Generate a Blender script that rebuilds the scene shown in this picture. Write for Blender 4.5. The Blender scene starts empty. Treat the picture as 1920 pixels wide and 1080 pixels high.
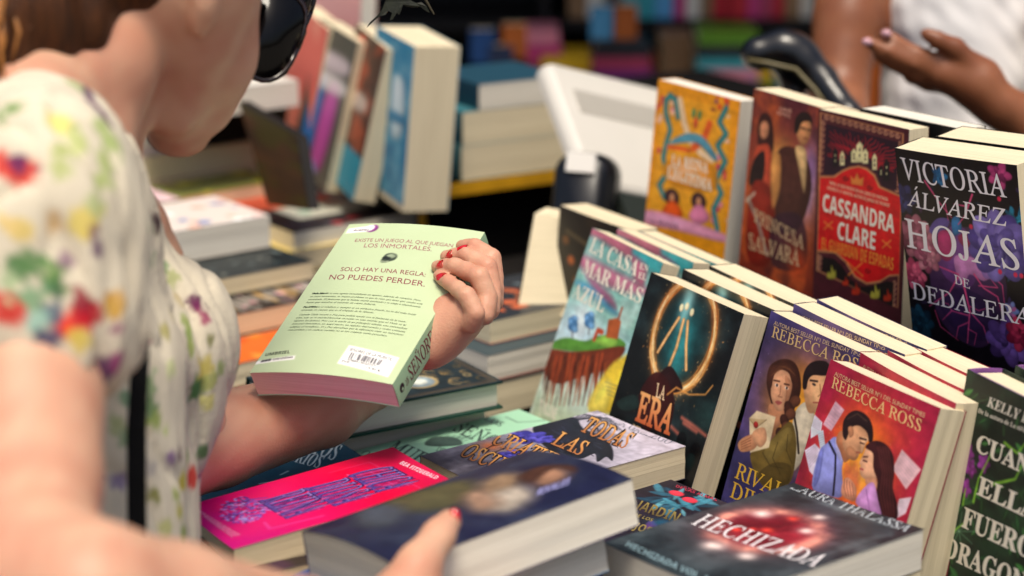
# Second-hand style street book stall: customer with a green paperback, racks of paperbacks, seller behind.
import bpy, math, random
import numpy as np
from math import radians, cos, sin, pi
from mathutils import Matrix, Vector

SC = bpy.context.scene
COL = SC.collection
# ------------------------------------------------------------------ camera
FPX = 4000.0                      # focal length in photo pixels (75 mm on a 36 mm sensor, 1920 wide)
PITCH = radians(15.7)
CAM = np.array([0.0, 0.0, 1.55])
FW = np.array([0, cos(PITCH), -sin(PITCH)])
RT = np.array([1.0, 0, 0])
UP = np.cross(RT, FW)
cam = bpy.data.cameras.new('camera')
cam.sensor_width = 36.0
cam.lens = 75.0
cam.clip_start = 0.05
cam.clip_end = 500
cam.dof.use_dof = True
cam.dof.focus_distance = 2.06
cam.dof.aperture_fstop = 3.0
cam.dof.aperture_blades = 0
camo = bpy.data.objects.new('camera', cam)
camo.location = CAM
camo.rotation_euler = (pi / 2 - PITCH, 0, 0)
COL.objects.link(camo)
SC.camera = camo
# ------------------------------------------------------------------ world, sun, exposure
SUN_ELEV, SUN_AZ = 69.0, 172.0     # azimuth the light comes from, degrees clockwise from +Y
w = bpy.data.worlds.new('World')
SC.world = w
w.use_nodes = True
nt = w.node_tree
bg = nt.nodes['Background']
sky = nt.nodes.new('ShaderNodeTexSky')
sky.sky_type = 'NISHITA'
sky.sun_disc = False
sky.sun_elevation = radians(SUN_ELEV)
sky.sun_rotation = radians(SUN_AZ)
sky.air_density = 1.0
sky.dust_density = 5.0
sky.ozone_density = 1.0
nt.links.new(sky.outputs[0], bg.inputs[0])
bg.inputs[1].default_value = 0.115
sun = bpy.data.lights.new('sun', 'SUN')
sun.energy = 2.9
sun.angle = radians(20)
sun.color = (1.0, 0.91, 0.76)
suno = bpy.data.objects.new('sun', sun)
sd = Vector((sin(radians(SUN_AZ)) * cos(radians(SUN_ELEV)), cos(radians(SUN_AZ)) * cos(radians(SUN_ELEV)), sin(radians(SUN_ELEV))))
suno.rotation_euler = (-sd).to_track_quat('-Z', 'Y').to_euler()
suno.location = (-3, -3, 6)
COL.objects.link(suno)
SC.view_settings.view_transform = 'Standard'
SC.view_settings.look = 'None'
SC.view_settings.exposure = 0.16
SC.view_settings.gamma = 1.0
SC.cycles.use_denoising = True
SC.cycles.max_bounces = 6
SC.cycles.caustics_reflective = False
SC.cycles.caustics_refractive = False

# ------------------------------------------------------------------ helpers
def P(px, py, z):
    return CAM + z * (FW + RT * (px - 960) / FPX + UP * (540 - py) / FPX)

def ray(px, py):
    d = FW + RT * (np.asarray(px, float) - 960)[..., None] / FPX + UP * (540 - np.asarray(py, float))[..., None] / FPX
    return d

def onz(px, py, z):
    """point at world height z seen along a pixel of the photo"""
    d = FW + RT * (px - 960) / FPX + UP * (540 - py) / FPX
    return CAM + d * (z - CAM[2]) / d[2]

def lin(c):
    if isinstance(c, str):
        c = [int(c[i:i + 2], 16) / 255 for i in (1, 3, 5)]
    c = np.asarray(c, float)
    return np.where(c <= 0.04045, c / 12.92, ((c + 0.055) / 1.055) ** 2.4)

def srgb(c):
    return np.array([int(c[i:i + 2], 16) / 255 for i in (1, 3, 5)])

_mats = {}
def mat(name, color, rough=0.5, spec=0.5, noise=0.0, nscale=40.0, bump=0.0, bscale=200.0, metal=0.0, sss=0.0, coat=0.0, stretch=None):
    if name in _mats:
        return _mats[name]
    m = bpy.data.materials.new(name)
    m.use_nodes = True
    n = m.node_tree
    b = n.nodes['Principled BSDF']
    c = lin(color)
    b.inputs['Base Color'].default_value = (*c, 1)
    b.inputs['Roughness'].default_value = rough
    b.inputs['Specular IOR Level'].default_value = spec
    b.inputs['Metallic'].default_value = metal
    b.inputs['Coat Weight'].default_value = coat
    b.inputs['Coat Roughness'].default_value = 0.15
    if sss:
        b.inputs['Subsurface Weight'].default_value = sss
        b.inputs['Subsurface Radius'].default_value = (1.0, 0.35, 0.18)
        b.inputs['Subsurface Scale'].default_value = 0.006
    tc = n.nodes.new('ShaderNodeTexCoord')
    mp = n.nodes.new('ShaderNodeMapping')
    n.links.new(tc.outputs['Object'], mp.inputs[0])
    if stretch:
        mp.inputs['Scale'].default_value = stretch
    if noise:
        t = n.nodes.new('ShaderNodeTexNoise')
        t.inputs['Scale'].default_value = nscale
        t.inputs['Detail'].default_value = 4
        n.links.new(mp.outputs[0], t.inputs[0])
        r = n.nodes.new('ShaderNodeValToRGB')
        r.color_ramp.elements[0].position = 0.3
        r.color_ramp.elements[1].position = 0.7
        r.color_ramp.elements[0].color = (*(c * (1 - noise)), 1)
        r.color_ramp.elements[1].color = (*np.minimum(c * (1 + noise), 1), 1)
        n.links.new(t.outputs[0], r.inputs[0])
        n.links.new(r.outputs[0], b.inputs['Base Color'])
    if bump:
        t2 = n.nodes.new('ShaderNodeTexNoise')
        t2.inputs['Scale'].default_value = bscale
        t2.inputs['Detail'].default_value = 3
        n.links.new(mp.outputs[0], t2.inputs[0])
        bp = n.nodes.new('ShaderNodeBump')
        bp.inputs['Strength'].default_value = bump
        bp.inputs['Distance'].default_value = 0.002
        n.links.new(t2.outputs[0], bp.inputs['Height'])
        n.links.new(bp.outputs[0], b.inputs['Normal'])
    _mats[name] = m
    return m

def attr_mat(name, rough=0.4, spec=0.5, coat=0.0, bump=0.0, bscale=400, wave=0.0, sss=0.0, noise=0.0):
    if name in _mats:
        return _mats[name]
    m = mat(name, (0.5, 0.5, 0.5), rough, spec, bump=bump, bscale=bscale, coat=coat)
    n = m.node_tree
    b = n.nodes['Principled BSDF']
    a = n.nodes.new('ShaderNodeAttribute')
    a.attribute_name = 'Col'
    n.links.new(a.outputs['Color'], b.inputs['Base Color'])
    if sss:
        b.inputs['Subsurface Weight'].default_value = sss
        b.inputs['Subsurface Radius'].default_value = (1.0, 0.35, 0.18)
        b.inputs['Subsurface Scale'].default_value = 0.006
    return m

class MB:
    """collects vertices, faces and vertex colours; builds ONE mesh object"""
    def __init__(s):
        s.v, s.f, s.c, s.n, s.mi = [], [], [], 0, []
    def add(s, v, f, col=None, mi=0):
        v = np.asarray(v, float)
        s.v.append(v)
        s.c.append(np.broadcast_to(lin(col) if isinstance(col, str) else (np.array([.5, .5, .5]) if col is None else np.asarray(col, float)), (len(v), 3)))
        for q in f:
            s.f.append([i + s.n for i in q])
            s.mi.append(mi)
        s.n += len(v)
        return s
    def box(s, lo, hi, col=None, mi=0, M=None):
        x0, y0, z0 = lo
        x1, y1, z1 = hi
        v = np.array([(x0, y0, z0), (x1, y0, z0), (x1, y1, z0), (x0, y1, z0), (x0, y0, z1), (x1, y0, z1), (x1, y1, z1), (x0, y1, z1)], float)
        if M is not None:
            v = v @ M[0].T + M[1]
        return s.add(v, [(0, 3, 2, 1), (4, 5, 6, 7), (0, 1, 5, 4), (1, 2, 6, 5), (2, 3, 7, 6), (3, 0, 4, 7)], col, mi)
    def tube(s, pts, rad, k=10, col=None, mi=0):
        pts = np.asarray(pts, float)
        rad = np.broadcast_to(rad, (len(pts),))
        vs = []
        up0 = np.array([0.13, 0.21, 0.97])
        for i, p in enumerate(pts):
            t = pts[min(i + 1, len(pts) - 1)] - pts[max(i - 1, 0)]
            t = t / (np.linalg.norm(t) + 1e-12)
            a = np.cross(t, up0); a /= np.linalg.norm(a) + 1e-12
            b = np.cross(t, a)
            for j in range(k):
                th = 2 * pi * j / k
                vs.append(p + rad[i] * (a * cos(th) + b * sin(th)))
        f = []
        for i in range(len(pts) - 1):
            for j in range(k):
                f.append((i * k + j, i * k + (j + 1) % k, (i + 1) * k + (j + 1) % k, (i + 1) * k + j))
        f.append(tuple(range(k))[::-1])
        f.append(tuple((len(pts) - 1) * k + j for j in range(k)))
        return s.add(vs, f, col, mi)
    def obj(s, name, mats, parent=None, smooth=False):
        v = np.concatenate(s.v) if s.v else np.zeros((0, 3))
        return mesh_obj(name, v, s.f, np.concatenate(s.c), mats, parent, smooth, s.mi)

def mesh_obj(name, v, faces, cols, mats, parent=None, smooth=False, mi=None):
    me = bpy.data.meshes.new(name)
    me.vertices.add(len(v))
    me.vertices.foreach_set('co', np.asarray(v, np.float32).ravel())
    if isinstance(faces, np.ndarray):
        tot = np.full(len(faces), faces.shape[1], np.int32)
        flat = faces.astype(np.int32).ravel()
    else:
        tot = np.array([len(q) for q in faces], np.int32)
        flat = np.array([i for q in faces for i in q], np.int32)
    me.loops.add(len(flat))
    me.loops.foreach_set('vertex_index', flat)
    me.polygons.add(len(tot))
    me.polygons.foreach_set('loop_start', np.concatenate([[0], np.cumsum(tot)[:-1]]).astype(np.int32))
    if mi is not None and len(mi):
        me.polygons.foreach_set('material_index', np.asarray(mi, np.int32))
    if cols is not None:
        ca = me.color_attributes.new('Col', 'FLOAT_COLOR', 'POINT')
        ca.data.foreach_set('color', np.concatenate([cols, np.ones((len(v), 1))], 1).astype(np.float32).ravel())
    me.update(calc_edges=True)
    me.validate()
    me.polygons.foreach_set('use_smooth', np.full(len(me.polygons), bool(smooth)))
    for m in (mats if isinstance(mats, (list, tuple)) else [mats]):
        me.materials.append(m)
    o = bpy.data.objects.new(name, me)
    COL.objects.link(o)
    if parent:
        o.parent = parent
    return o

def tag(o, label, cat, group=None, kind=None):
    if label: o['label'] = label
    if cat: o['category'] = cat
    if group: o['group'] = group
    if kind: o['kind'] = kind
    return o

def empty(name, M=None, label=None, cat=None, group=None):
    o = bpy.data.objects.new(name, None)
    o.empty_display_size = 0.05
    COL.objects.link(o)
    if M is not None:
        o.matrix_world = M
    return tag(o, label, cat, group)

def rotm(yaw, tilt, roll):
    """columns: cover right, cover up, cover normal; yaw turns the cover, tilt 0 upright 90 lying, roll in its plane"""
    a, t, r = radians(yaw), radians(tilt), radians(roll)
    rr = np.array([cos(a), -sin(a), 0]); n0 = np.array([-sin(a), -cos(a), 0]); k = np.array([0, 0, 1.])
    u = k * cos(t) - n0 * sin(t); n = n0 * cos(t) + k * sin(t)
    x = rr * cos(r) + u * sin(r); y = u * cos(r) - rr * sin(r)
    return np.stack([x, y, n], 1)

def m4(R, t):
    M = Matrix.Identity(4)
    for i in range(3):
        for j in range(3):
            M[i][j] = R[i][j]
        M[i][3] = t[i]
    return M

# ------------------------------------------------------------------ lettering (built-in font only)
_EXC = {'h': '\u210e'}
def style_text(s, st):
    out = ''
    for c in s:
        u = None
        if st == 'serifb':
            u = 0x1D400 + ord(c) - 65 if 'A' <= c <= 'Z' else 0x1D41A + ord(c) - 97 if 'a' <= c <= 'z' else 0x1D7CE + ord(c) - 48 if '0' <= c <= '9' else None
        elif st in ('serif', 'ital'):
            u = 0x1D434 + ord(c) - 65 if 'A' <= c <= 'Z' else 0x1D44E + ord(c) - 97 if 'a' <= c <= 'z' else None
            if c == 'h': u = 0x210e
        elif st == 'bital':
            u = 0x1D468 + ord(c) - 65 if 'A' <= c <= 'Z' else 0x1D482 + ord(c) - 97 if 'a' <= c <= 'z' else None
        elif st == 'script':
            u = 0x1D4D0 + ord(c) - 65 if 'A' <= c <= 'Z' else None
        elif st == 'sansb':
            u = 0x1D5D4 + ord(c) - 65 if 'A' <= c <= 'Z' else 0x1D5EE + ord(c) - 97 if 'a' <= c <= 'z' else None
        out += chr(u) if u else c
    return out

_tc = {}
def glyphs(body, st, off=0.0):
    key = (body, st, off)
    if key in _tc:
        return _tc[key]
    cu = bpy.data.curves.new('lettering', 'FONT')
    cu.body = style_text(body, st)
    cu.offset = off
    cu.resolution_u = 3
    o = bpy.data.objects.new('lettering', cu)
    COL.objects.link(o)
    dg = bpy.context.evaluated_depsgraph_get()
    oe = o.evaluated_get(dg)
    me = oe.to_mesh()
    v = np.zeros(len(me.vertices) * 3)
    me.vertices.foreach_get('co', v)
    v = v.reshape(-1, 3)[:, :2].copy()
    f = [tuple(p.vertices) for p in me.polygons]
    oe.to_mesh_clear()
    bpy.data.objects.remove(o)
    bpy.data.curves.remove(cu)
    if st == 'serif' and len(v):
        v[:, 0] -= 0.27 * v[:, 1]
    _tc[key] = (v, f)
    return v, f

_cap = {}
BASE = {'Á': 'A', 'É': 'E', 'Í': 'I', 'Ó': 'O', 'Ú': 'U', 'Ñ': 'N'}
def text_shape(s, st, off=0.0, exact=True):
    """letters normalised: x in 0..1 over the word, y in cap heights"""
    if exact:
        base = ''.join(BASE.get(c, c) for c in s)
    else:
        base = s
    if st not in _cap:
        hv = glyphs('H', st)[0]
        _cap[st] = hv[:, 1].max()
    cap = _cap[st]
    v, f = glyphs(base, st, off)
    v0 = glyphs(base, st)[0]
    v = v.copy(); f = list(f)
    lo, hi = v0[:, 0].min(), v0[:, 0].max()
    if exact:
        for i, c in enumerate(s):
            if c in BASE:
                pv = glyphs(base[:i + 1], st)[0]
                lv = glyphs(base[i], st)[0]
                x1 = pv[:, 0].max(); cx = x1 - (lv[:, 0].max() - lv[:, 0].min()) / 2
                if c == 'Ñ':
                    xs = np.linspace(-0.16, 0.16, 7) * cap / 0.7
                    ym = cap * 1.16 + 0.035 * np.sin(np.linspace(-pi, pi, 7))
                    th = 0.03
                    q = np.concatenate([np.stack([cx + xs, ym + th], 1), np.stack([cx + xs, ym - th], 1)])
                    n = len(v)
                    v = np.concatenate([v, q])
                    f += [(n + k, n + 7 + k, n + 8 + k, n + k + 1) for k in range(6)]
                else:
                    n = len(v)
                    v = np.concatenate([v, np.array([(cx - .02, cap * 1.08), (cx + .04, cap * 1.08), (cx + .15, cap * 1.30), (cx + .06, cap * 1.30)])])
                    f.append((n, n + 1, n + 2, n + 3))
    v[:, 0] = (v[:, 0] - lo) / (hi - lo)
    v[:, 1] /= cap
    return v, f

# ------------------------------------------------------------------ painting a printed cover on a fine grid
_ng = np.random.default_rng(5)
def vnoise(h, w_, cells, seed, octaves=4):
    rg = np.random.default_rng(seed)
    out = np.zeros((h, w_)); amp = 1.0; tot = 0
    cx, cy = cells
    for o in range(octaves):
        g = rg.random((int(cy) + 2, int(cx) + 2))
        ys = np.linspace(0, cy, h, endpoint=False); xs = np.linspace(0, cx, w_, endpoint=False)
        yi, xi = ys.astype(int), xs.astype(int)
        fy, fx = ys - yi, xs - xi
        fy = (fy * fy * (3 - 2 * fy))[:, None]; fx = (fx * fx * (3 - 2 * fx))[None]
        a = g[yi][:, xi]; b = g[yi][:, xi + 1]; c = g[yi + 1][:, xi]; d = g[yi + 1][:, xi + 1]
        out += amp * ((a * (1 - fx) + b * fx) * (1 - fy) + (c * (1 - fx) + d * fx) * fy)
        tot += amp; amp *= 0.5; cx *= 2; cy *= 2
    return out / tot

class Canvas:
    """cover print: colours on a grid in millimetres, x right, y down from the top of the cover"""
    def __init__(s, w_, h, res=1.0, base='#808080', tomm=None):
        s.w, s.h, s.res = w_, h, res
        s.nx, s.ny = int(w_ / res) + 1, int(h / res) + 1
        s.X, s.Y = np.meshgrid(np.linspace(0, w_, s.nx), np.linspace(0, h, s.ny))
        s.im = np.empty((s.ny, s.nx, 3)); s.im[:] = srgb(base)
        s.txt = []
        s.shade = True
        s.tomm = tomm or (lambda q: np.asarray(q, float))
        s.seed = 1
    def C(s, c):
        return srgb(c) if isinstance(c, str) else np.asarray(c, float)
    def put(s, m, c, a=1.0):
        m = np.clip(m, 0, 1)[..., None] * a
        s.im = s.im * (1 - m) + s.C(c) * m
    def add(s, m, c, a=1.0):
        s.im = s.im + np.clip(m, 0, 1)[..., None] * a * s.C(c)
    def noise(s, cx=6, cy=9, octaves=4, seed=None):
        s.seed += 1
        return vnoise(s.ny, s.nx, (cx, cy), seed or s.seed, octaves)
    def finish(s, a=.16):
        """brush texture of the printed painting"""
        n = vnoise(s.ny, s.nx, (22, 30), 201, 4); n2 = vnoise(s.ny, s.nx, (9, 40), 202, 4)
        s.im = np.clip(s.im * (1 + a * 2 * (n - .5) + a * 2 * (n2 - .5))[..., None], 0, 1)
        return s
    def vgrad(s, stops):
        ys = [q[0] * s.h for q in stops]
        cs = np.array([s.C(q[1]) for q in stops])
        for k in range(3):
            s.im[..., k] = np.interp(s.Y, ys, cs[:, k])
    def clouds(s, c, a=0.6, cx=5, cy=7, lo=.45, hi=.7, seed=None):
        n = s.noise(cx, cy, 5, seed)
        s.put((n - lo) / (hi - lo), c, a)
    def glow(s, p, r, c, a=1.0, pw=2.0, asp=1.0):
        q = s.tomm([p])[0]
        d = np.hypot(s.X - q[0], (s.Y - q[1]) / asp) / r
        s.put(np.exp(-d ** pw), c, a)
    def poly(s, pts, c, a=1.0, soft=None, smooth=True, raw=False):
        p = np.asarray(pts, float) if raw else s.tomm(pts)
        if smooth and len(p) > 3:
            out = []
            n = len(p)
            for i in range(n):
                p0, p1, p2, p3 = p[i - 1], p[i], p[(i + 1) % n], p[(i + 2) % n]
                for t in (0, .25, .5, .75):
                    out.append(.5 * ((2 * p1) + (-p0 + p2) * t + (2 * p0 - 5 * p1 + 4 * p2 - p3) * t * t + (-p0 + 3 * p1 - 3 * p2 + p3) * t ** 3))
            p = np.array(out)
        soft = soft or s.res
        lo, hi = p.min(0) - soft * 2, p.max(0) + soft * 2
        i0, i1 = max(int(lo[1] / s.h * (s.ny - 1)), 0), min(int(hi[1] / s.h * (s.ny - 1)) + 2, s.ny)
        j0, j1 = max(int(lo[0] / s.w * (s.nx - 1)), 0), min(int(hi[0] / s.w * (s.nx - 1)) + 2, s.nx)
        if i0 >= i1 or j0 >= j1:
            return
        X, Y = s.X[i0:i1, j0:j1], s.Y[i0:i1, j0:j1]
        ins = np.zeros(X.shape, bool); dm = np.full(X.shape, 1e9)
        for k in range(len(p)):
            a1, b1 = p[k], p[(k + 1) % len(p)]
            e = b1 - a1
            L = (e @ e) + 1e-12
            t = np.clip(((X - a1[0]) * e[0] + (Y - a1[1]) * e[1]) / L, 0, 1)
            dm = np.minimum(dm, np.hypot(X - a1[0] - t * e[0], Y - a1[1] - t * e[1]))
            cr = ((a1[1] > Y) != (b1[1] > Y))
            with np.errstate(divide='ignore', invalid='ignore'):
                xx = (b1[0] - a1[0]) * (Y - a1[1]) / (b1[1] - a1[1] + 1e-15) + a1[0]
            ins ^= cr & (X < xx)
        sdv = np.where(ins, -dm, dm)
        m = np.clip(.5 - sdv / (2 * soft), 0, 1)[..., None] * a
        cc = s.C(c)
        size = (p.max(0) - p.min(0)).min()
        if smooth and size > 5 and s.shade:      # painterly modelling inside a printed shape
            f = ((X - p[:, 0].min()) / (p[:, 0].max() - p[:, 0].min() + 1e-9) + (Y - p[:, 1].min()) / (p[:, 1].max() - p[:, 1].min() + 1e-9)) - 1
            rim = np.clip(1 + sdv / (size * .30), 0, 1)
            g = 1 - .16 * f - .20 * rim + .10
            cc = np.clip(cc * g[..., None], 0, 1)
        s.im[i0:i1, j0:j1] = s.im[i0:i1, j0:j1] * (1 - m) + cc * m
    def line(s, pts, wd, c, a=1.0, soft=None, raw=False, taper=1.0):
        p = np.asarray(pts, float) if raw else s.tomm(pts)
        soft = soft or s.res
        mx = wd + soft * 2
        lo, hi = p.min(0) - mx, p.max(0) + mx
        i0, i1 = max(int(lo[1] / s.h * (s.ny - 1)), 0), min(int(hi[1] / s.h * (s.ny - 1)) + 2, s.ny)
        j0, j1 = max(int(lo[0] / s.w * (s.nx - 1)), 0), min(int(hi[0] / s.w * (s.nx - 1)) + 2, s.nx)
        if i0 >= i1 or j0 >= j1:
            return
        X, Y = s.X[i0:i1, j0:j1], s.Y[i0:i1, j0:j1]
        sdv = np.full(X.shape, 1e9)
        n = len(p) - 1
        for k in range(n):
            e = p[k + 1] - p[k]
            t = np.clip(((X - p[k][0]) * e[0] + (Y - p[k][1]) * e[1]) / (e @ e + 1e-12), 0, 1)
            r = wd / 2 * (1 + (taper - 1) * (k + t) / n)
            sdv = np.minimum(sdv, np.hypot(X - p[k][0] - t * e[0], Y - p[k][1] - t * e[1]) - r)
        m = np.clip(.5 - sdv / (2 * soft), 0, 1)[..., None] * a
        s.im[i0:i1, j0:j1] = s.im[i0:i1, j0:j1] * (1 - m) + s.C(c) * m
    def ell(s, p, rx, ry, c, a=1.0, soft=None, ang=0.0):
        q = s.tomm([p])[0]
        th = np.linspace(0, 2 * pi, 17)[:-1]
        ca, sa = cos(radians(ang)), sin(radians(ang))
        x, y = rx * np.cos(th), ry * np.sin(th)
        s.poly(np.stack([q[0] + x * ca - y * sa, q[1] + x * sa + y * ca], 1), c, a, soft, True, True)
    def flower(s, p, r, c1, c2, n=7, seed=0, a=1.0, asp=.55):
        rg = random.Random(seed)
        q = s.tomm([p])[0]
        for ring, rr in ((0, 1.0), (1, .66), (2, .36)):
            for k in range(n):
                th = 2 * pi * (k + .5 * ring) / n + rg.uniform(-.15, .15)
                d = r * rr * .55
                f = rg.uniform(0, .85)
                c = s.C(c1) * f + s.C(c2) * (1 - f)
                th2 = np.linspace(0, 2 * pi, 11)[:-1]
                x, y = rr * r * .52 * np.cos(th2), rr * r * asp * .62 * np.sin(th2)
                s.poly(np.stack([q[0] + d * cos(th) + x * cos(th) - y * sin(th), q[1] + d * sin(th) + x * sin(th) + y * cos(th)], 1), c, a, s.res, True, True)
    def star(s, p, r, c, a=1.0):
        q = s.tomm([p])[0]
        s.line([q - [r, 0], q + [r, 0]], r * .22, c, a, s.res * .6, True)
        s.line([q - [0, r * 1.4], q + [0, r * 1.4]], r * .22, c, a, s.res * .6, True)
    def specks(s, n, c, r=(.3, .8), a=.8, box=None, seed=3):
        rg = random.Random(seed)
        x0, y0, x1, y1 = box or (0, 0, s.w, s.h)
        for _ in range(n):
            x, y, rr = rg.uniform(x0, x1), rg.uniform(y0, y1), rg.uniform(*r)
            s.line([(x, y), (x + .1, y)], rr * 2, c, a * rg.uniform(.4, 1), s.res * .7, True)
    def text(s, body, bl, br, tl, c, st='sans', off=0.0, arc=0.0, c2=None, raw=False, exact=True, layer=1):
        """letters between baseline-left and baseline-right; tl = top of the first letter"""
        v, f = text_shape(body, st, off, exact)
        p = np.asarray([bl, br, tl], float) if raw else s.tomm([bl, br, tl])
        x = v[:, :1]; y = v[:, 1:2]
        q = p[0] + x * (p[1] - p[0]) + y * (p[2] - p[0])
        if arc:
            q = q + (p[2] - p[0]) * (arc * (1 - (2 * x - 1) ** 2))
        cc = np.broadcast_to(s.C(c), (len(v), 3))
        if c2 is not None:
            t = np.clip(y, 0, 1)
            cc = s.C(c) * t + s.C(c2) * (1 - t)
        s.txt.append((q, f, cc, layer))

def ztr(x0, y0, k):
    """photo-zoom coordinates -> photo pixels"""
    return lambda q: np.asarray(q, float) / k + np.array([x0, y0])
# ------------------------------------------------------------------ materials shared by the books
PRINT = attr_mat('printed_cover', 0.38, 0.3, bump=0.05, bscale=900)
PRINTM = attr_mat('printed_cover_matt', 0.5, 0.3, bump=0.05, bscale=900)
def page_mat(name, c):
    m = mat(name, c, 0.85, 0.15)
    n = m.node_tree
    b = n.nodes['Principled BSDF']
    tc = n.nodes.new('ShaderNodeTexCoord')
    mp = n.nodes.new('ShaderNodeMapping')
    mp.inputs['Scale'].default_value = (2.0, 2.0, 1.0)
    n.links.new(tc.outputs['Object'], mp.inputs[0])
    sep = n.nodes.new('ShaderNodeSeparateXYZ'); n.links.new(mp.outputs[0], sep.inputs[0])
    comb = n.nodes.new('ShaderNodeCombineXYZ')
    mz = n.nodes.new('ShaderNodeMath'); mz.operation = 'MULTIPLY'; mz.inputs[1].default_value = 420.0
    n.links.new(sep.outputs[2], mz.inputs[0])
    n.links.new(sep.outputs[0], comb.inputs[0]); n.links.new(sep.outputs[1], comb.inputs[1]); n.links.new(mz.outputs[0], comb.inputs[2])
    t = n.nodes.new('ShaderNodeTexNoise'); t.inputs['Scale'].default_value = 2.6; t.inputs['Detail'].default_value = 5; t.inputs['Roughness'].default_value = .7
    n.links.new(comb.outputs[0], t.inputs[0])
    r = n.nodes.new('ShaderNodeValToRGB')
    cl = lin(c)
    r.color_ramp.elements[0].position = .30; r.color_ramp.elements[1].position = .52
    r.color_ramp.elements[0].color = (*(cl * np.array([.76, .73, .68])), 1)
    r.color_ramp.elements[1].color = (*np.minimum(cl * 1.04, 1), 1)
    n.links.new(t.outputs[0], r.inputs[0])
    n.links.new(r.outputs[0], b.inputs['Base Color'])
    bp = n.nodes.new('ShaderNodeBump'); bp.inputs['Strength'].default_value = .35; bp.inputs['Distance'].default_value = .0006
    n.links.new(t.outputs[0], bp.inputs['Height']); n.links.new(bp.outputs[0], b.inputs['Normal'])
    return m
PAGE_CREAM = page_mat('book_pages_cream', '#dccfb0')
PAGE_WHITE = page_mat('book_pages_white', '#dcd6c8')
PAGE_TAN = page_mat('book_pages_tan', '#d6c6a4')
PAGE_PINK = page_mat('book_pages_pinkish', '#e4dbd2')

def photo_to_cover(pose):
    o = np.array(pose[:3]); R = rotm(*pose[3:])
    def f(q):
        q = np.atleast_2d(np.asarray(q, float))
        d = ray(q[:, 0], q[:, 1])
        n = R[:, 2]
        t = ((o - CAM) @ n) / (d @ n)
        p = CAM + d * t[:, None] - o
        return np.stack([p @ R[:, 0] * 1000, -(p @ R[:, 1]) * 1000], 1)
    return f

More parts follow.
